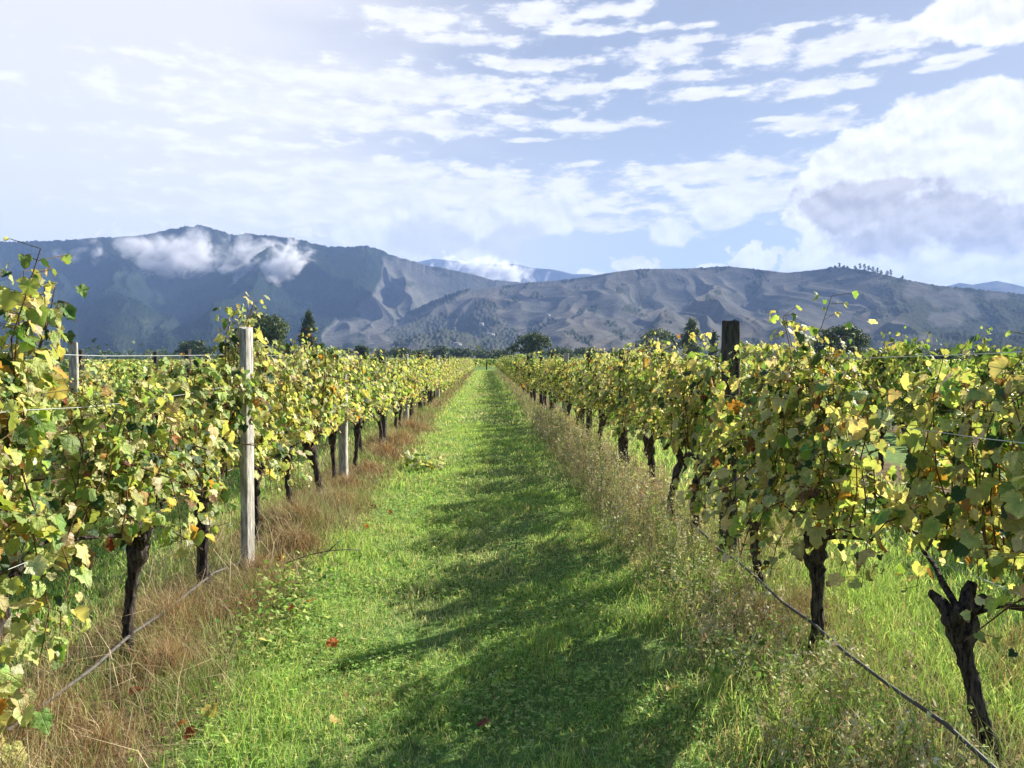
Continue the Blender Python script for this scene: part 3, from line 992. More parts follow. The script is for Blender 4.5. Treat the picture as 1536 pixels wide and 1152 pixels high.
# the next rows on either side, seen over and under the near ones
for k in range(38):
    y = 3.6 + 1.2 * k
    if y < 13:
        mid_vine(-5.58 + rngv.normal(0, .05), y, 'yellowing grapevine in the row behind the left row, seen through gaps in its leaves', rngv, MIDV[rngv.integers(0, 6)], tint_for(rngv, 0))
    else:
        far_vine(-5.58 + rngv.normal(0, .05), y, 'yellowing grapevine in the row behind the left row, seen through gaps in its leaves', rngv, FARV[rngv.integers(0, 5)], tint_for(rngv, 0))
    if y < 14:
        mid_vine(5.58 + rngv.normal(0, .05), y, 'dark green grapevine in the row behind the right row, seen above its leaves', rngv, MIDG[rngv.integers(0, 2)], tint_for(rngv, 0))
    else:
        far_vine(5.58 + rngv.normal(0, .05), y, 'dark green grapevine in the row behind the right row, seen above its leaves', rngv, FARG[rngv.integers(0, 3)], tint_for(rngv, 0))


def far_rows():
    """every further row of the block as one leafy mass"""
    rng = np.random.default_rng(77)
    for side, name, W in ((-1, 'far_left_vineyard', W_MIX), (1, 'far_right_vineyard', W_GRN)):
        mb = MB()
        B, Wt = [], []
        for row in range(1, 13):
            xr = side * (1.86 + 3.72 * row)
            y0 = 3.0 + 2.0 * row if row > 1 else 49
            y1 = 97 + rng.uniform(-3, 3)
            n = int((y1 - y0) * (62 if row < 5 else 40))
            yy = rng.uniform(y0, y1, n)
            top = 1.44 + 0.10 * fbm(yy * 0.8, yy * 0 + row, 3, 7) + (0.05 if side > 0 else 0.0)
            zz = 0.5 + (top - 0.5) * rng.random(n) ** 0.7
            B.append(np.stack([xr + rng.normal(0, 0.17, n), yy, zz], 1))
        B = np.concatenate(B)
        n = len(B)
        N = np.stack([rng.normal(0, 1, n), rng.normal(0, .6, n), rng.uniform(0, 1, n)], 1)
        T = np.stack([rng.normal(0, .4, n), rng.normal(0, .4, n), -np.ones(n)], 1)
        leaves(mb, rng, B, N, T, rng.uniform(0.13, 0.24, n), pick(rng, n, B[:, 2], W), OUT_LO)
        o = obj(name, mb.mesh(name, [M_LEAF], True))
        tag(o, 'yellowing vine rows stretching away beyond the left row' if side < 0 else 'green vine rows stretching away beyond the right row', 'vineyard', None, 'stuff')


far_rows()

# cross block at the end of the alley
def end_block():
    rng = np.random.default_rng(78)
    mb = MB()
    n = 26000
    B = np.stack([rng.uniform(-45, 45, n), rng.choice(np.arange(112, 172, 4.0), n) + rng.normal(0, .3, n), 0.3 + 1.15 * rng.random(n) ** .6], 1)
    N = np.stack([rng.normal(0, .6, n), rng.normal(-.3, .7, n), rng.uniform(0.2, 1, n)], 1)
    T = np.stack([rng.normal(0, .4, n), rng.normal(0, .4, n), -np.ones(n)], 1)
    leaves(mb, rng, B, N, T, rng.uniform(0.2, 0.45, n), pick(rng, n, B[:, 2], W_GRN), OUT_LO)
    tag(obj('far_green_block', mb.mesh('far_green_block', [M_LEAF], True)), 'flat green vine block crossing the far end of the grass alley', 'vineyard', None, 'stuff')


end_block()

# ------------------------------------------------------------------ posts, wires, hoses
def post(x, y, h, wx, wy, mat, label, group, rz=0.0, square=True, lean=0.0, seed=0):
    rng = np.random.default_rng(seed)
    mb = MB()
    n = 10
    zs = np.linspace(-0.15, h, n)
    if square:
        ring = [(-1, -0.8), (-0.8, -1), (0.8, -1), (1, -0.8), (1, 0.8), (0.8, 1), (-0.8, 1), (-1, 0.8)]
    else:
        ring = [(math.cos(a), math.sin(a)) for a in np.linspace(0, 2 * math.pi, 14, endpoint=False)]
    ring = np.array(ring) * (wx / 2, wy / 2)
    k = len(ring)
    V = []
    for i, z in enumerate(zs):
        rr = ring * (1 + 0.025 * rng.normal(size=(k, 1)))
        V += [(a + lean * z, b, z + (0.008 * rng.normal() if i == n - 1 else 0)) for a, b in rr]
    F = [(i * k + j, i * k + (j + 1) % k, (i + 1) * k + (j + 1) % k, (i + 1) * k + j) for i in range(n - 1) for j in range(k)]
    mb.add(V, F)
    top = (n - 1) * k
    mb.add(np.array(V)[top:], [(0, j, j + 1) for j in range(1, k - 1)])
    o = obj('trellis_post', mb.mesh('trellis_post', [mat]), None, gl(x, y))
    o.rotation_euler.z = rz
    return tag(o, label, 'post', group)


PG = 'timber posts of the vine trellis'
post(-1.73, 5.60, 1.765, 0.058, 0.12, M_POST, 'tall pale square timber post in the left row, sunlit on its right face', PG, R(-10), True, 0.004, 1)
post(-1.80, 9.75, 1.42, 0.10, 0.10, M_POST, 'weathered grey timber post showing its foot in brown grass beneath the left row', PG, R(-8), True, 0, 2)
post(1.90, 5.90, 1.835, 0.142, 0.142, M_POSTDARK, 'thick dark round post standing above the right row', PG, 0, False, 0.004, 3)
post(1.79, 9.90, 1.66, 0.12, 0.12, M_POSTDARK, 'squat dark post foot among dry weeds beneath the right row', PG, 0, False, 0, 4)
post(-5.58, 10.6, 1.83, 0.11, 0.05, M_POST, 'pale-edged post rising behind the left row, near the left edge', PG, R(-4), True, 0, 5)
seedk = 10
for side, xx in (('left', LX), ('right', RX)):
    for k in range(2, 9):
        yy = 5.8 + 4.0 * k
        o = post(xx + 0.02, yy, 1.66 + 0.05 * math.sin(k * 2.1), 0.11, 0.10, M_POSTDARK if k % 3 else M_POST,
                 f'far trellis post poking out of the leaves of the {side} row', f'far posts of the {side} row', R(-10), True, 0, seedk)
        seedk += 1
for k, yy in enumerate((14.6, 18.6, 22.6, 26.6)):
    post(-5.58, yy, 1.74, 0.09, 0.10, M_POSTDARK, 'dark post top in the row behind the left row', 'post tops behind the left row', R(-20), True, 0, seedk + k)
    post(-9.3, 12.0 + yy - 12.6, 1.78, 0.10, 0.10, M_POSTDARK, 'small dark post top among the far rows on the left', 'post tops among the far left rows', R(-20), True, 0, seedk + 20 + k)
post(-0.12 + 0.28, 96.5, 1.2, 0.16, 0.16, M_POSTDARK, 'small dark post at the far end of the grass alley', 'posts at the alley end', 0, False, 0, 77)


def wire(x, z, y0, y1, rad, mat, name, label, cat, group, sag=0.02, wob=0.0, seed=0, sides=5, every=4.0, ph=5.8, sink=None):
    rng = np.random.default_rng(seed)
    ys = np.arange(y0, y1, 0.4 if y1 < 40 else 0.8)
    u = ((ys - ph) / every) % 1.0
    zz = (z if sink is None else z * np.clip((sink - ys) / 1.2, 0.02, 1)) - sag * 4 * u * (1 - u) + wob * rng.normal(size=len(ys)) * 0.3 + wob * fbm(ys * 0.7, ys * 0, 2, seed)
    P = np.stack([x + wob * fbm(ys * 0.5, ys * 0 + 3, 2, seed + 1) * 1.2, ys, zz + gz(np.full_like(ys, x), ys)], 1)
    mb = MB()
    mb.tube(P, rad, sides, (1, 1, 1))
    o = obj(name, mb.mesh(name, [mat], True))
    return tag(o, label, cat, group)


WG = 'wires of the trellis'
wire(-1.90, 1.575, 1.5, 60, 0.0020, M_WIRE, 'trellis_wire', 'bright top wire stretched along the left row above the low leaves', 'wire', WG, 0.015)
wire(-1.80, 1.36, 1.5, 30, 0.0016, M_WIRE, 'trellis_wire', 'thin middle wire running through the leaves of the left row', 'wire', WG, 0.03)
wire(-1.86, 0.74, 1.5, 40, 0.0016, M_WIRE, 'trellis_wire', 'low fruiting wire carrying the arms of the left row', 'wire', WG, 0.03)
wire(1.90, 1.58, 1.5, 60, 0.0018, M_WIRE, 'trellis_wire', 'top wire running through the leaves of the right row', 'wire', WG, 0.02)
wire(1.80, 1.28, 1.5, 30, 0.0016, M_WIRE, 'trellis_wire', 'middle wire crossing the dark round post of the right row', 'wire', WG, 0.03)
wire(1.86, 0.74, 1.5, 40, 0.0016, M_WIRE, 'trellis_wire', 'low fruiting wire carrying the arms of the right row', 'wire', WG, 0.03)
wire(-1.84, 0.115, 1.6, 9, 0.009, M_HOSEGREY, 'drip_hose', 'sun-bleached grey drip hose lying through brown grass under the left row', 'hose', 'drip hoses', 0.02, 0.012, 5, 8, 1.15, 4.0, 6.2)
wire(1.74, 0.165, 1.6, 24, 0.009, M_HOSE, 'drip_hose', 'dark drip hose strung past the trunks of the right row', 'hose', 'drip hoses', 0.03, 0.012, 9, 8, 1.15, 3.9)

# ------------------------------------------------------------------ grass
GP = np.array([(0.46, 0.68, 0.17), (0.33, 0.56, 0.12), (0.58, 0.75, 0.24), (0.16, 0.31, 0.07), (0.60, 0.62, 0.32)])


def blades(mb, rng, x, y, hgt, wid, lean, col, z0=None):
    n = len(x)
    z = gz(x, y) - 0.01 if z0 is None else z0
    a = rng.uniform(0, 2 * np.pi, n)
    la = rng.uniform(0, 2 * np.pi, n)
    w = np.stack([np.cos(a), np.sin(a), np.zeros(n)], 1) * (wid / 2)[:, None]
    ld = np.stack([np.cos(la), np.sin(la), np.zeros(n)], 1) * (lean * hgt)[:, None]
    b = np.stack([x, y, z], 1)
    up = np.zeros((n, 3))
    up[:, 2] = hgt
    mid = b + up * 0.55 + ld * 0.3
    tp = b + up * np.sqrt(np.clip(1 - 0.35 * lean ** 2, 0.25, 1))[:, None] + ld
    V = np.stack([b - w, b + w, mid + w * 0.75, mid - w * 0.75, tp], 1).reshape(-1, 3)
    i = np.arange(n)[:, None] * 5
    T = np.concatenate([i + np.array([[0, 1, 2]]), i + np.array([[0, 2, 3]]), i + np.array([[3, 2, 4]])])
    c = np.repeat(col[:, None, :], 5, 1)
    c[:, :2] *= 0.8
    mb.add(V, T, c.reshape(-1, 3))


def gcol(rng, x, y, pal=GP, dryness=0.0):
    p = fbm(x * 0.9, y * 0.55, 3, 31)
    k = np.clip((rng.random(len(x)) * 0.8 + 0.5 * p + 0.1), 0, 0.999)
    c = pal[(k * len(pal)).astype(int)] if pal is GP else pal[rng.integers(0, len(pal), len(x))]
    c = c * (1 + 0.18 * rng.normal(size=(len(x), 1)))
    if dryness:
        d = rng.random(len(x)) < dryness * (1 + 5 * sstep(fbm(x * 1.1, y * 0.8, 3, 63), 0.1, 0.55))
        c[d] = np.array((0.38, 0.30, 0.15)) * (1 + 0.2 * rng.normal(size=(d.sum(), 1)))
    return np.clip(c, 0.01, 0.7)


def edge_ok(rng, x, y, lim, soft=0.18):
    return np.abs(x) < lim + soft * rng.normal(size=len(x)) + 0.12 * fbm(y * 0.9, y * 0 + np.sign(x), 3, 37)


def build_grass():
    rng = np.random.default_rng(404)
    mb = MB()
    for (y0, y1, dens, h, w) in ((1.8, 5.0, 7500, 0.042, 0.0042), (5.0, 9.0, 4200, 0.045, 0.006), (9, 18, 1500, 0.05, 0.010), (18, 40, 340, 0.06, 0.02), (40, 98, 70, 0.07, 0.045)):
        n = int((y1 - y0) * 3.2 * dens)
        x, y = rng.uniform(-1.6, 1.6, n), rng.uniform(y0, y1, n)
        ok = edge_ok(rng, x, y, ALLEY)
        x, y = x[ok], y[ok]
        n = len(x)
        thin = fbm(x * 1.4, y * 1.1, 3, 61)                # worn, thinner patches
        ok = rng.random(n) > 0.65 * sstep(thin, 0.12, 0.5)
        x, y = x[ok], y[ok]
        n = len(x)
        tuft = fbm(x * 2.2, y * 2.2, 3, 35)
        long_ = 1 + 0.9 * sstep(tuft, 0.1, 0.7) + 0.5 * sstep(np.abs(x), 0.85, 1.3)
        hh = h * rng.uniform(0.5, 1.35, n) * long_
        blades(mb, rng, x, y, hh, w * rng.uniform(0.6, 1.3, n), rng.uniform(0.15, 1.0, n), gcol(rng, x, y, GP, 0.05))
    # the neighbouring alleys, seen under the leaves
    for sx in (-1, 1):
        for (y0, y1, dens, h, w) in ((2.5, 9, 1500, 0.10, 0.008), (9, 22, 420, 0.10, 0.016)):
            n = int((y1 - y0) * 3.0 * dens)
            x, y = sx * (3.72 + rng.uniform(-1.5, 1.5, n)), rng.uniform(y0, y1, n)
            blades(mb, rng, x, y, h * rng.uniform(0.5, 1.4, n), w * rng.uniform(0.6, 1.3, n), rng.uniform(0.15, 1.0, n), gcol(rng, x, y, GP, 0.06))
    # tall lush tufts at the lower left of the alley and beside the right weeds
    for (tx, ty, m, hh, sp) in ((-0.90, 3.35, 420, 0.12, 0.15), (-0.98, 3.0, 200, 0.11, 0.13), (1.0, 4.5, 380, 0.17, 0.17), (1.12, 3.4, 380, 0.18, 0.2), (0.95, 5.2, 260, 0.15, 0.15),
                                (1.25, 2.9, 380, 0.2, 0.2), (-1.2, 6.5, 200, 0.14, 0.15), (1.15, 6.6, 260, 0.16, 0.2), (0.45, 4.2, 90, 0.08, 0.15)):
        x, y = tx + rng.normal(0, sp, m), ty + rng.normal(0, sp, m)
        blades(mb, rng, x, y, hh * rng.uniform(0.5, 1.3, m), rng.uniform(0.003, 0.0055, m), rng.uniform(0.2, 1.0, m), gcol(rng, x, y, GP[:4], 0.08))
    # sparse straw stems over the turf
    n = 700
    x, y = rng.uniform(-1.3, 1.3, n), 2.6 + 9 * rng.random(n) ** 1.4
    blades(mb, rng, x, y, rng.uniform(0.06, 0.17, n), rng.uniform(0.0018, 0.003, n), rng.uniform(0.2, 1.2, n), np.array((0.46, 0.38, 0.22)) * (1 + .2 * rng.normal(size=(n, 1))))
    tag(obj('grass', mb.mesh('grass', [M_GRASS])), 'short bright green grass covering the alley between the vine rows', 'grass', None, 'stuff')

    # clover: three leaflets each, lying nearly flat
    mb = MB()
    x0, y0 = [], []
    for (a, b, dens) in ((2.0, 5.5, 2600), (5.5, 10, 1300), (10, 18, 400)):
        n = int((b - a) * 2.8 * dens)
        x0.append(rng.uniform(-1.4, 1.4, n)), y0.append(rng.uniform(a, b, n))
    x, y = np.concatenate(x0), np.concatenate(y0)
    ok = edge_ok(rng, x, y, ALLEY) & (fbm(x * 1.3, y * 1.3, 3, 39) + 0.35 * rng.normal(size=len(x)) > -0.05)
    x, y = x[ok], y[ok]
    n = len(x)
    z = gz(x, y) + rng.uniform(0.008, 0.05, n)
    s = (0.004 + 0.009 * rng.random(n) ** 1.5) * (1 + 0.06 * y)
    ph = rng.uniform(0, 6.28, n)
    col = gcol(rng, x, y, GP[:4]) * 0.95
    for q in range(3):
        an = ph + q * 2.094
        d = np.stack([np.cos(an), np.sin(an), rng.uniform(-0.2, 0.6, n)], 1) * s[:, None]
        e = np.stack([-np.sin(an), np.cos(an), rng.normal(0, 0.35, n)], 1) * s[:, None] * 0.55
        b = np.stack([x, y, z], 1)
        V = np.stack([b, b + d * 0.7 + e, b + d * 1.15, b + d * 0.7 - e], 1).reshape(-1, 3)
        mb.add(V, np.arange(n)[:, None] * 4 + np.array([[0, 1, 2, 3]]), np.repeat(col, 4, 0))
    tag(obj('clover', mb.mesh('clover', [M_GRASS])), 'low clover leaves mixed through the alley turf', 'clover', None, 'stuff')


build_grass()

DP = np.array([(0.44, 0.31, 0.17), (0.33, 0.20, 0.11), (0.58, 0.47, 0.29), (0.22, 0.13, 0.08), (0.50, 0.43, 0.22), (0.36, 0.37, 0.15)])
WP = np.array([(0.60, 0.53, 0.32), (0.54, 0.50, 0.26), (0.42, 0.46, 0.19), (0.68, 0.58, 0.39), (0.46, 0.33, 0.21), (0.34, 0.41, 0.14)])


def build_verges():
    rng = np.random.default_rng(505)
    # left: fine brown seed-grass
    mb = MB()
    for (y0, y1, dens, w) in ((1.8, 5.5, 4200, 0.0026), (5.5, 11, 2300, 0.0042), (11, 22, 800, 0.008), (22, 45, 200, 0.018), (45, 97, 50, 0.04)):
        n = int((y1 - y0) * 1.5 * dens)
        x, y = -1.80 + rng.normal(0, 0.31, n), rng.uniform(y0, y1, n)
        clump = fbm(x * 1.1, y * 0.9, 3, 43)
        ok = (x < -1.15 + 0.2 * fbm(y * 0.8, y * 0, 3, 44)) & (x > -2.75) & (clump + 0.5 * rng.normal(size=n) > -0.28)
        x, y, clump = x[ok], y[ok], clump[ok]
        n = len(x)
        h = (0.12 + 0.14 * sstep(clump, -0.1, 0.6)) * rng.uniform(0.5, 1.35, n) * np.clip((-x - 0.95) / 0.4, 0.35, 1)
        green = rng.random(n) < (0.25 + 0.5 * sstep(fbm(x * 0.7, y * 0.8, 2, 46), 0.0, 0.4))
        c = gcol(rng, x, y, DP)
        c[green] = gcol(rng, x[green], y[green], GP) * 0.8
        blades(mb, rng, x, y, h, w * rng.uniform(0.6, 1.3, n), rng.uniform(0.2, 1.1, n), c)
    for (tx, ty, m, hh, sp) in ((-1.78, 3.12, 800, .34, .17), (-1.45, 3.05, 500, .24, .15), (-1.50, 3.85, 900, .30, .17), (-1.75, 4.45, 600, .27, .16), (-1.42, 4.75, 500, .22, .15), (-1.55, 5.5, 600, .27, .16),
                                (-1.42, 6.2, 500, .26, .15), (-1.6, 7.1, 600, .30, .18), (-1.45, 8.0, 500, .30, .17), (-1.55, 9.1, 600, .32, .2), (-1.5, 10.6, 500, .32, .2), (-1.5, 12.2, 500, .32, .25), (-1.5, 14, 500, .34, .3), (-1.5, 16.5, 500, .34, .3)):
        a, q = rng.uniform(0, 6.283, m), np.abs(rng.normal(0, sp, m))
        x, y = tx - 0.08 + np.cos(a) * q * 1.1, ty + np.sin(a) * q * 1.5
        hh *= rng.uniform(0.5, 0.9)
        red = np.array([(0.34, 0.19, 0.105), (0.44, 0.30, 0.16), (0.26, 0.15, 0.085), (0.58, 0.46, 0.28), (0.40, 0.37, 0.17)])[rng.integers(0, 5, m)] * rng.uniform(0.8, 1.1)
        blades(mb, rng, x, y, hh * rng.uniform(0.55, 1.25, m) * np.clip(1.25 - q / sp * .4, .4, 1.2), rng.uniform(.0022, .0036, m) * max(1, ty / 4), rng.uniform(0.2, 1.0, m), red * (1 + .2 * rng.normal(size=(m, 1))))
    n = 420                                       # long bent straws
    x, y = -1.75 + rng.normal(0, 0.33, n), rng.uniform(2.4, 9, n)
    blades(mb, rng, x, y, rng.uniform(0.25, 0.5, n), rng.uniform(0.003, 0.005, n), rng.uniform(0.5, 1.6, n), np.array((0.5, 0.4, 0.25)) * (1 + .2 * rng.normal(size=(n, 1))))
    tag(obj('dry_grass', mb.mesh('dry_grass', [M_DRY])), 'brown dry grass growing beneath the left vine row', 'dry grass', None, 'stuff')
    # right: taller bleached weeds with bits of leaf and seed along every stem
    mb = MB()
    for (y0, y1, dens, w) in ((1.8, 6, 1900, 0.003), (6, 12, 1300, 0.0045), (12, 24, 520, 0.009), (24, 45, 150, 0.018), (45, 97, 40, 0.04)):
        n = int((y1 - y0) * 1.5 * dens)
        x, y = 1.62 + rng.normal(0, 0.36, n), rng.uniform(y0, y1, n)
        ok = (x > 1.02 + 0.13 * fbm(y * 0.8, y * 0, 3, 47)) & (x < 2.6) & (fbm(x * 1.1, y * .9, 3, 48) + 0.5 * rng.normal(size=n) > -0.35)
        x, y = x[ok], y[ok]
        n = len(x)
        near_ = sstep(y, 2.5, 8)
        h = rng.uniform(0.08, 0.30, n) * np.clip((x - 0.85) / 0.4, 0.35, 1) * (0.55 + 0.6 * near_) * (1 - 0.55 * sstep(x, 1.45, 1.7))
        c = gcol(rng, x, y, WP)
        gr = rng.random(n) < 0.55 - 0.4 * near_
        c[gr] = gcol(rng, x[gr], y[gr], GP) * 0.85
        blades(mb, rng, x, y, h, w * rng.uniform(0.6, 1.3, n), rng.uniform(0.1, 0.8, n), c)
    n = 20000                                     # greener growth right below and behind the near right vines
    x, y = rng.uniform(1.5, 3.0, n), rng.uniform(2.0, 8.5, n)
    blades(mb, rng, x, y, rng.uniform(0.05, 0.2, n), rng.uniform(0.003, 0.006, n), rng.uniform(0.2, 1.1, n), gcol(rng, x, y, GP, 0.15) * 0.9)
    m = 3000
    x, y = 1.42 + rng.normal(0, 0.24, m), 2.2 + 16 * rng.random(m) ** 1.5
    ok = x > 1.08
    x, y = x[ok], y[ok]
    m = len(x)
    keepm = rng.random(m) < 0.45 + 0.55 * sstep(y, 4, 8)
    x, y = x[keepm], y[keepm]
    m = len(x)
    h = rng.uniform(0.14, 0.40, m) * (0.75 + 0.4 * sstep(y, 3, 8)) * np.where(rng.random(m) < 0.08, 1.5, 1)
    col = gcol(rng, x, y, WP)
    gm = rng.random(m) < 0.45 - 0.38 * sstep(y, 4, 8)
    col[gm] = gcol(rng, x[gm], y[gm], GP) * (1.0, 0.92, 0.9)
    lx, ly = rng.normal(0, 0.10, m), rng.normal(0, 0.10, m)
    b = np.stack([x, y, gz(x, y)], 1)
    tp = b + np.stack([lx, ly, h], 1)
    w = np.stack([np.full(m, 0.0016), np.zeros(m), np.zeros(m)], 1) * (1 + 0.12 * y)[:, None]
    mb.add(np.stack([b - w, b + w, tp + w * .5, tp - w * .5], 1).reshape(-1, 3), np.arange(m)[:, None] * 4 + np.array([[0, 1, 2, 3]]), np.repeat(col * 0.7, 4, 0))
    for q in range(24):
        t = 0.25 + 0.75 * rng.random(m) ** 0.8
        p = b + (tp - b) * t[:, None] + rng.normal(0, 0.014, (m, 3)) * (1 + .05 * y)[:, None]
        s = rng.uniform(0.0028, 0.0075, m) * (1 + 0.09 * y)
        d1 = rng.normal(0, 1, (m, 3)) * s[:, None]
        d2 = rng.normal(0, 1, (m, 3)) * s[:, None] * 0.5
        mb.add(np.stack([p - d1 * .6, p + d2, p + d1, p - d2], 1).reshape(-1, 3), np.arange(m)[:, None] * 4 + np.array([[0, 1, 2, 3]]),
               np.repeat(np.clip(col * rng.uniform(0.8, 1.3, (m, 1)), 0, .7), 4, 0))
    tag(obj('dry_weeds', mb.mesh('dry_weeds', [M_DRY])), 'pale dry weeds and seed heads beneath the right vine row', 'weeds', None, 'stuff')


build_verges()

# low green weeds at the edge of the left verge (lit patch of broad leaves), fallen leaves, vine shoot on the ground, twig
def ground_bits():
    rng = np.random.default_rng(606)
    mb = MB()
    n = 900
    c = np.array([(-1.25, 4.75), (-1.2, 4.3), (-1.3, 5.2), (1.3, 5.3), (1.28, 3.7)])[rng.integers(0, 5, n)]
    B = np.stack([c[:, 0] + rng.normal(0, .13, n), c[:, 1] + rng.normal(0, .22, n), np.zeros(n)], 1)
    B[:, 2] = gz(B[:, 0], B[:, 1]) + rng.uniform(0.02, 0.16, n)
    leaves(mb, rng, B, np.stack([rng.normal(0, .5, n), rng.normal(0, .5, n), np.ones(n)], 1), rng.normal(0, 1, (n, 3)), rng.uniform(.02, .045, n),
           gcol(rng, B[:, 0], B[:, 1], GP[:4]) * 0.8, OUT_LO)
    tag(obj('broadleaf_weeds', mb.mesh('broadleaf_weeds', [M_GRASS], True)), 'small broad-leaved green weeds along the edges of the turf', 'weeds', None, 'stuff')

    def ground_pt(px, py):
        th, te = px_ray(px, py)
        r = -CAM_H / te
        return math.sin(th) * r, math.cos(th) * r
    spots = [(497, 980, 0), (198, 1068, 1), (292, 1118, 1), (420, 858, 0), (272, 1112, 0), (560, 765, 1), (548, 800, 0), (470, 912, 0), (505, 1102, 2), (722, 1098, 1), (318, 1082, 2), (586, 776, 0),
             (404, 826, 1), (395, 800, 1), (1010, 1050, 2), (440, 920, 0)]
    lab = ['bright orange fallen leaf lying alone on sunlit turf', 'red-brown fallen leaf beside the brown tuft at lower left', 'red-brown fallen leaf nearest the bottom edge on the left',
           'orange fallen leaf below the pale timber post', 'pale orange fallen leaf next to the red-brown one at bottom left', 'dark red fallen leaf by the brown grass edge below the short post',
           'orange fallen leaf on the turf edge midway along the left verge', 'orange fallen leaf among the broad-leaved weeds', 'yellow fallen leaf on turf near the bottom edge',
           'dull red fallen leaf in the alley shadow near the bottom', 'yellowed fallen leaf in brown grass at lower left', 'small orange fallen leaf farthest along the left verge',
           'dark red leaf low beside the pale timber post', 'dark red leaf in the grass right behind the pale timber post', 'yellow fallen leaf in the dry weeds on the right', 'pale orange leaf in the clover by the left verge']
    cols = [(0.55, 0.17, 0.04), (0.26, 0.06, 0.03), (0.60, 0.48, 0.14)]
    for (px, py, ci), lb in zip(spots, lab):
        x, y = ground_pt(px, py)
        mb = MB()
        leaves(mb, rng, np.zeros((1, 3)), np.array([[rng.normal(0, .4), -0.4 + rng.normal(0, .3), 1.0]]), rng.normal(0, 1, (1, 3)), np.array([rng.uniform(.04, .07)]), np.array([cols[ci]]), OUT_HI)
        o = obj('fallen_leaf', mb.mesh('fallen_leaf', [M_LEAF], True), None, (x, y, float(gz(x, y)) + 0.055))
        tag(o, lb, 'leaf', 'fallen vine leaves')
    # a vine shoot creeping out over the turf from the left row
    x, y = ground_pt(632, 706)
    t = empty('vine_shoot', (x, y, float(gz(x, y))))
    tag(t, 'pale yellow-green vine shoot sprawling on the turf beside the left row', 'vine shoot')
    sm, lm = MB(), MB()
    P = np.stack([np.linspace(-0.24, 0.24, 9), np.linspace(0.2, -0.1, 9), 0.08 + 0.05 * np.sin(np.linspace(0, 6, 9))], 1)
    sm.tube(P, np.linspace(.006, .002, 9), 5, (0.2, 0.12, 0.05), 0)
    n = 60
    q = P[rng.integers(0, 9, n)] + rng.normal(0, 1, (n, 3)) * (0.07, 0.1, 0.05)
    q[:, 2] = np.abs(q[:, 2]) + 0.03
    leaves(lm, rng, q, np.stack([rng.normal(.3, .5, n), rng.normal(-.2, .5, n), np.ones(n)], 1), rng.normal(0, 1, (n, 3)), rng.uniform(.06, .11, n), pick(rng, n, q[:, 2] + 1, W_YEL), OUT_HI)
    obj('stem', sm.mesh('shoot_stem', [M_CANE]), t)
    obj('foliage', lm.mesh('shoot_foliage', [M_LEAF], True), t)
    x, y = ground_pt(470, 850)
    mb = MB()
    a, b = np.array(ground_pt(428, 862)), np.array(ground_pt(540, 842))
    ts = np.linspace(0, 1, 8)
    P = np.stack([a[0] + (b[0] - a[0]) * ts, a[1] + (b[1] - a[1]) * ts, 0.06 + 0.04 * np.sin(ts * 3)], 1)
    mb.tube(P - (x, y, 0), np.linspace(.006, .003, 8), 5, (0.05, 0.035, 0.03), 0, rng, .1)
    mb.tube(np.array([P[4], P[4] + (0.06, 0.12, 0.05), P[4] + (0.1, 0.24, 0.06)]) - (x, y, 0), [.004, .003, .002], 5, (0.05, 0.035, 0.03), 0)
    tag(obj('twig', mb.mesh('twig', [M_CANE]), None, (x, y, float(gz(x, y)))), 'thin dark pruned twig lying across the edge of the turf', 'twig')


ground_bits()

# ------------------------------------------------------------------ trees in the valley
def crown_cards(mb, rng, centers, radii, n_per, size, col, flat=0.0):
    for c, r in zip(centers, radii):
        n = max(12, int(n_per * r[0] * r[2]))
        d = rng.normal(size=(n, 3))
        d /= np.linalg.norm(d, axis=1)[:, None]
        p = c + d * np.array(r) * (rng.random((n, 1)) ** 0.35)
        nv = d + rng.normal(0, .6, (n, 3)) + (0, 0, 0.4)
        k = np.array(col)[rng.integers(0, len(col), n)] * (1 + .2 * rng.normal(size=(n, 1)))
        leaves(mb, rng, p, nv, rng.normal(0, 1, (n, 3)), size * rng.uniform(.5, 1.3, n), np.clip(k, .008, .5), OUT_LO)


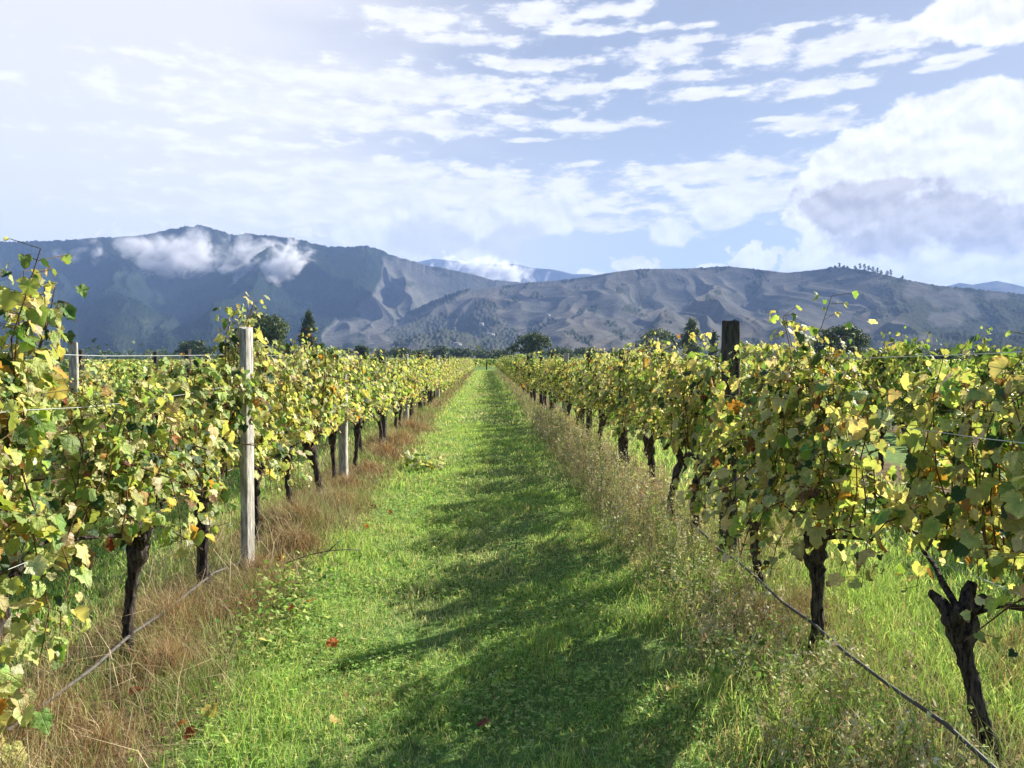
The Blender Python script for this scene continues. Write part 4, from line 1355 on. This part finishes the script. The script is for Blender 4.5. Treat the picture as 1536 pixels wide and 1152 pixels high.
def tree(name, px, top_py, dist, w_px, label, kind, col, seed, group=None, dens=15.0, size=None):
    rng = np.random.default_rng(seed)
    th, te = px_ray(px, top_py)
    H = (CAM_H + te * dist) * (1.12 if kind == 'poplar' else 1.0)
    W = w_px / FPX * dist * (1.3 if kind in ('round', 'windswept') else 1.15)
    t = empty(name, (math.sin(th) * dist, math.cos(th) * dist, 0))
    tag(t, label, 'tree', group)
    tm, lm = MB(), MB()
    size = size or dist / FPX * 3.0
    r0 = max(0.10, H * 0.028)
    if kind == 'poplar':
        tm.tube([(0, 0, -0.2), (0.1, 0, H * .5), (0, 0, H * .93)], [r0, r0 * .6, r0 * .1], 7)
        C_, R_ = [], []
        for i in range(26):
            f = (i + .5) / 26
            wd = W * .5 * min(1, 1.5 * f + .45) * (1 - f) ** .38
            a = rng.uniform(0, 6.28)
            C_.append(np.array([math.cos(a) * wd * .45, math.sin(a) * wd * .45, H * (.06 + .90 * f)])), R_.append((wd * .68, wd * .68, H * .085))
            tm.tube([(0, 0, H * (.04 + .8 * f)), tuple(C_[-1])], [r0 * .25, r0 * .08], 4)
    elif kind == 'bush':
        tm.tube([(0, 0, -0.2), (0, 0, H * .5)], [r0, r0 * .5], 6)
        C_, R_ = [], []
        for i in range(14):
            a = rng.uniform(0, 6.28)
            rr = W * .36 * math.sqrt(rng.random())
            C_.append(np.array([math.cos(a) * rr, math.sin(a) * rr, H * rng.uniform(.25, .85)])), R_.append((W * .2, W * .2, H * .2))
    elif kind == 'pine':
        tm.tube([(0, 0, -3), (0, 0, H * .55), (0, 0, H * .97)], [r0, r0 * .6, r0 * .15], 6)
        C_, R_ = [], []
        for i in range(8):
            f = i / 7
            wd = W * .5 * (1 - f * .8) * rng.uniform(.6, 1.2)
            C_.append(np.array([rng.normal(0, W * .12), rng.normal(0, W * .12), H * (.32 + .64 * f)])), R_.append((wd, wd, H * .07))
    else:
        fork = H * .28
        tm.tube([(0, 0, -0.2), (0.1, 0.1, fork * .6), (0, 0, fork)], [r0 * 1.25, r0, r0 * .85], 8)
        C_, R_ = [], []
        nb = 24
        for i in range(nb):
            a = 2.4 * i + rng.normal(0, .3)
            f = (i + .5) / nb
            el_ = f ** .8
            rr = W * .40 * math.sqrt(max(0, 1 - (2 * el_ - .85) ** 2 * .72)) * rng.uniform(.55, 1.05)
            c = np.array([math.cos(a) * rr, math.sin(a) * rr, H * (.30 + .58 * el_)])
            if kind == 'windswept': c[0] += (el_ - .4) * W * .16
            C_.append(c)
            s_ = rng.uniform(.85, 1.4)
            R_.append((W * .135 * s_, W * .135 * s_, H * .105 * s_))
            m_ = c * .5 + np.array([0, 0, fork * .5])
            tm.tube([(0, 0, fork * .85), tuple(m_), tuple(c)], [r0 * .5, r0 * .28, r0 * .1], 5)
    crown_cards(lm, rng, C_, R_, dens / (size ** 2), size, col)
    obj('trunk', tm.mesh('tree_trunk', [M_TBARK], True), t)
    obj('crown', lm.mesh('tree_crown', [M_TREE], True), t)
    return t


DG = [(0.045, 0.072, 0.03), (0.065, 0.098, 0.038), (0.09, 0.122, 0.045)]
MG = [(0.085, 0.125, 0.045), (0.115, 0.15, 0.055), (0.155, 0.18, 0.07)]
SG = [(0.13, 0.165, 0.09), (0.165, 0.195, 0.11), (0.105, 0.14, 0.075)]
tree('round_tree', 395, 466, 230, 60, 'round green tree behind the yellow clump on the pale timber post', 'round', MG, 1)
tree('poplar_tree', 463, 473, 260, 30, 'tall narrow dark poplar standing alone above the left rows', 'poplar', DG, 2)
tree('bush', 542, 515, 300, 24, 'small dark round bush right of the lone poplar', 'bush', DG, 3)
tree('round_tree', 292, 509, 420, 38, 'small hazy tree low above the left rows', 'round', DG, 4)
tree('round_tree', 797, 498, 300, 50, 'leafy round tree right of the alley end with a leaning crown', 'windswept', DG + MG, 5)
tree('sparse_tree', 987, 491, 330, 62, 'open grey-green tree left of the broad poplar', 'round', SG, 6, dens=7.0)
tree('poplar_tree', 1037, 483, 330, 34, 'broad green poplar beside the open grey-green tree', 'poplar', MG, 7)
tree('poplar_tree', 1071, 501, 340, 18, 'short dark poplar between the broad poplar and the dark round post', 'poplar', DG, 8)
tree('round_tree', 1264, 486, 260, 62, 'dark spreading tree behind the right row below the hill', 'round', DG, 9)
tree('bush', 1100, 519, 320, 46, 'dark hedge-like bush behind the dark round post', 'bush', DG, 10)
tree('bush', 1412, 524, 300, 60, 'low dark bush far beyond the right rows', 'bush', DG, 11)
for k, (px, py, w) in enumerate(((575, 523, 26), (602, 521, 34), (634, 524, 30), (660, 518, 26), (690, 522, 34), (722, 526, 40), (752, 524, 34), (842, 522, 40), (880, 521, 36), (905, 526, 40), (510, 522, 34), (430, 524, 40))):
    tree('valley_tree', px, py, 480 + 40 * (k % 3), w, 'dim bluish tree in the distant belt at the foot of the hills', 'round' if k % 3 else 'bush', DG, 20 + k, 'trees of the distant belt')
for k, (px, py, w) in enumerate(((1253, 396, 5), (1259, 398, 4), (1266, 399, 5), (1271, 398, 4), (1283, 394, 5), (1290, 399, 4), (1297, 396, 6), (1303, 398, 5), (1309, 400, 5), (1316, 401, 4), (1322, 403, 4), (1331, 408, 5), (1336, 409, 4), (1354, 414, 4))):
    hx, hy, hz = on_range(RB, px, np.interp(px, [1250, 1300, 1350, 1400], [402, 406, 418, 428]) + 1)
    r = math.hypot(hx, hy)
    te = px_ray(px, py - 3)[1]
    rng = np.random.default_rng(900 + k)
    H = r / FPX * rng.uniform(4, 10)
    t = empty('ridge_pine', (hx, hy, hz))
    tag(t, 'thin straggly pine on the crest of the right-hand hill', 'tree', 'pines along the hill crest')
    tm, lm = MB(), MB()
    tm.tube([(0, 0, -6), (0, 0, H * .97)], [.9, .3], 5)
    W = w / FPX * r
    cs = [np.array([rng.normal(0, W * .1), rng.normal(0, W * .1), H * (.35 + .6 * f)]) for f in np.linspace(0, 1, 7)]
    crown_cards(lm, rng, cs, [(W * .5 * (1.05 - .6 * f), W * .5 * (1.05 - .6 * f), H * .07) for f in np.linspace(0, 1, 7)], 0.35, 3.2, DG)
    obj('trunk', tm.mesh('tree_trunk', [M_TBARK]), t)
    obj('crown', lm.mesh('tree_crown', [M_TREE]), t)


def valley_mass():
    """far woods and shelter belts on the valley floor, one dim mass"""
    rng = np.random.default_rng(88)
    mb = MB()
    n = 5200
    th = np.array([px_ray(p, 530)[0] for p in np.linspace(-60, 1620, 200)])
    k = rng.integers(0, 200, n)
    r = rng.uniform(620, 1250, n)
    a = th[k] + rng.normal(0, .002, n)
    top = 5 + 9 * sstep(fbm(a * 60, r * 0.004, 3, 15), -0.3, 0.7)
    B = np.stack([np.sin(a) * r, np.cos(a) * r, top * rng.random(n)], 1)
    leaves(mb, rng, B, rng.normal(0, 1, (n, 3)) + (0, -.3, .5), rng.normal(0, 1, (n, 3)), rng.uniform(2.0, 4.8, n), np.array(DG + MG)[rng.integers(0, 6, n)] * (1 + .15 * rng.normal(size=(n, 1))), OUT_LO)
    tag(obj('distant_woods', mb.mesh('distant_woods', [M_TREE], True)), 'dim woods along the valley floor below the hills', 'woods', None, 'stuff')


valley_mass()

# pale houses on the hillside and a pole
def house(px, py, w, d, h, label):
    x, y, z = on_range(RB, px, py)
    t = empty('hillside_house', (x, y, z))
    t.rotation_euler.z = R(20)
    tag(t, label, 'house', 'houses on the hillside')
    a, b = MB(), MB()
    a.box((0, 0, h / 2 - 2), (w, d, h + 4))
    hw, hd = w / 2 + .6, d / 2 + .6
    b.add([(-hw, -hd, h + .05), (hw, -hd, h + .05), (hw, hd, h + .05), (-hw, hd, h + .05), (-hw, 0, h + 2.6), (hw, 0, h + 2.6)], [(0, 1, 5, 4), (2, 3, 4, 5), (0, 3, 2, 1)])
    b.add([(-hw, -hd, h + .05), (-hw, 0, h + 2.6), (-hw, hd, h + .05), (hw, -hd, h + .05), (hw, hd, h + .05), (hw, 0, h + 2.6)], [(0, 1, 2), (3, 4, 5)])
    obj('wall', a.mesh('house_wall', [M_WALL]), t)
    obj('roof', b.mesh('house_roof', [M_ROOF]), t)
    for k in (-.3, 0, .3):
        c = MB()
        c.box((k * w, -d / 2 - .05, h * .5), (w * .14, .1, h * .4))
        obj('window', c.mesh('house_window', [M_GLASS]), t)


house(722, 489, 14, 9, 8, 'tall pale house on the scrubby slope above the alley end')
house(736, 503, 22, 9, 4, 'long low pale house below the tall one on the slope')
house(686, 518, 18, 9, 4, 'low pale house at the foot of the slope on the left')
house(822, 474, 14, 9, 4, 'small pale house high on the bare hillside right of centre')
th, te = px_ray(706, 519)
mb = MB()
Hp = CAM_H + te * 420
mb.tube([(0, 0, 0), (0, 0, Hp)], [.16, .11], 7)
mb.box((0, 0, Hp - .6), (2.2, .12, .14))
tag(obj('utility_pole', mb.mesh('utility_pole', [M_POSTDARK]), None, (math.sin(th) * 420, math.cos(th) * 420, 0)), 'thin utility pole in the valley beyond the alley end', 'pole')

# ------------------------------------------------------------------ mist on the mountain, haze in the valley
HAZE = True
MIST = True


def volume_ball(name, center, radii, label, seed, dens, rz=0.0, ry=0.0):
    import bmesh
    bm = bmesh.new()
    bmesh.ops.create_icosphere(bm, subdivisions=3, radius=1.0)
    for v in bm.verts: v.co *= 1 + 0.06 * math.sin(5 * v.co.x + seed) * math.cos(4 * v.co.z - seed)
    me = bpy.data.meshes.new(name)
    bm.to_mesh(me)
    bm.free()
    m, g, out = new_mat(name)
    tc = g.n('ShaderNodeTexCoord')
    p = tc.outputs['Object']
    rad = g.vmath('LENGTH', p, out=1)
    sc = g.vmath('MULTIPLY_ADD', p, tuple(r / 260.0 for r in radii), (seed * 3.1, seed, 0))
    nz = g.noise(sc, 2.3, 9, 0.68, 0.5)
    d = g.math('SUBTRACT', g.math('MULTIPLY_ADD', nz, 3.4, -1.10), rad)
    d = g.ss(d, 0.0, 0.55)
    v = g.n('ShaderNodeVolumePrincipled')
    v.inputs['Color'].default_value = (0.96, 0.96, 0.98, 1)
    v.inputs['Anisotropy'].default_value = 0.2
    g.put(v.inputs['Density'], g.math('MULTIPLY', d, dens))
    g.put(out.inputs['Volume'], v.outputs[0])
    me.materials.append(m)
    o = obj(name, me, None, center)
    o.scale = radii
    o.rotation_euler = (0, ry, rz)
    return tag(o, label, 'mist', None, 'stuff')


def mist_at(rg, px, py, rx_px, ry_px, depth, label, seed, dens, ry=0.0, off=0.97):
    x, y, z = on_range(rg, px, py)
    r = math.hypot(x, y) * off
    th, te = px_ray(px, py)
    volume_ball('mist', (math.sin(th) * r, math.cos(th) * r, CAM_H + te * r), (rx_px / FPX * r, depth, ry_px / FPX * r), label, seed, dens, -th, ry)


if MIST:
    mist_at(RA, 290, 388, 170, 56, 190, 'bank of white mist lying across the forested mountain', 3, 0.02)
    mist_at(RA, 410, 402, 105, 40, 140, 'slanting tail of white mist right of the large bank', 5, 0.045, R(-38))
    mist_at(RC, 735, 408, 110, 32, 220, 'low white mist in the saddle before the far mountain', 7, 0.022, R(8), 0.8)

if HAZE:
    mb = MB()
    mb.box((0, 4600, 560), (19000, 10800, 1124))
    o = obj('haze', mb.mesh('haze', []))
    m, g, out = new_mat('haze_air')
    v = g.n('ShaderNodeVolumePrincipled')
    v.inputs['Color'].default_value = (0.36, 0.55, 1.0, 1)
    v.inputs['Density'].default_value = 0.000092
    v.inputs['Anisotropy'].default_value = 0.0
    g.put(out.inputs['Volume'], v.outputs[0])
    o.data.materials.append(m)
    tag(o, 'pale blue air between the vineyard and the hills', 'haze', None, 'stuff')
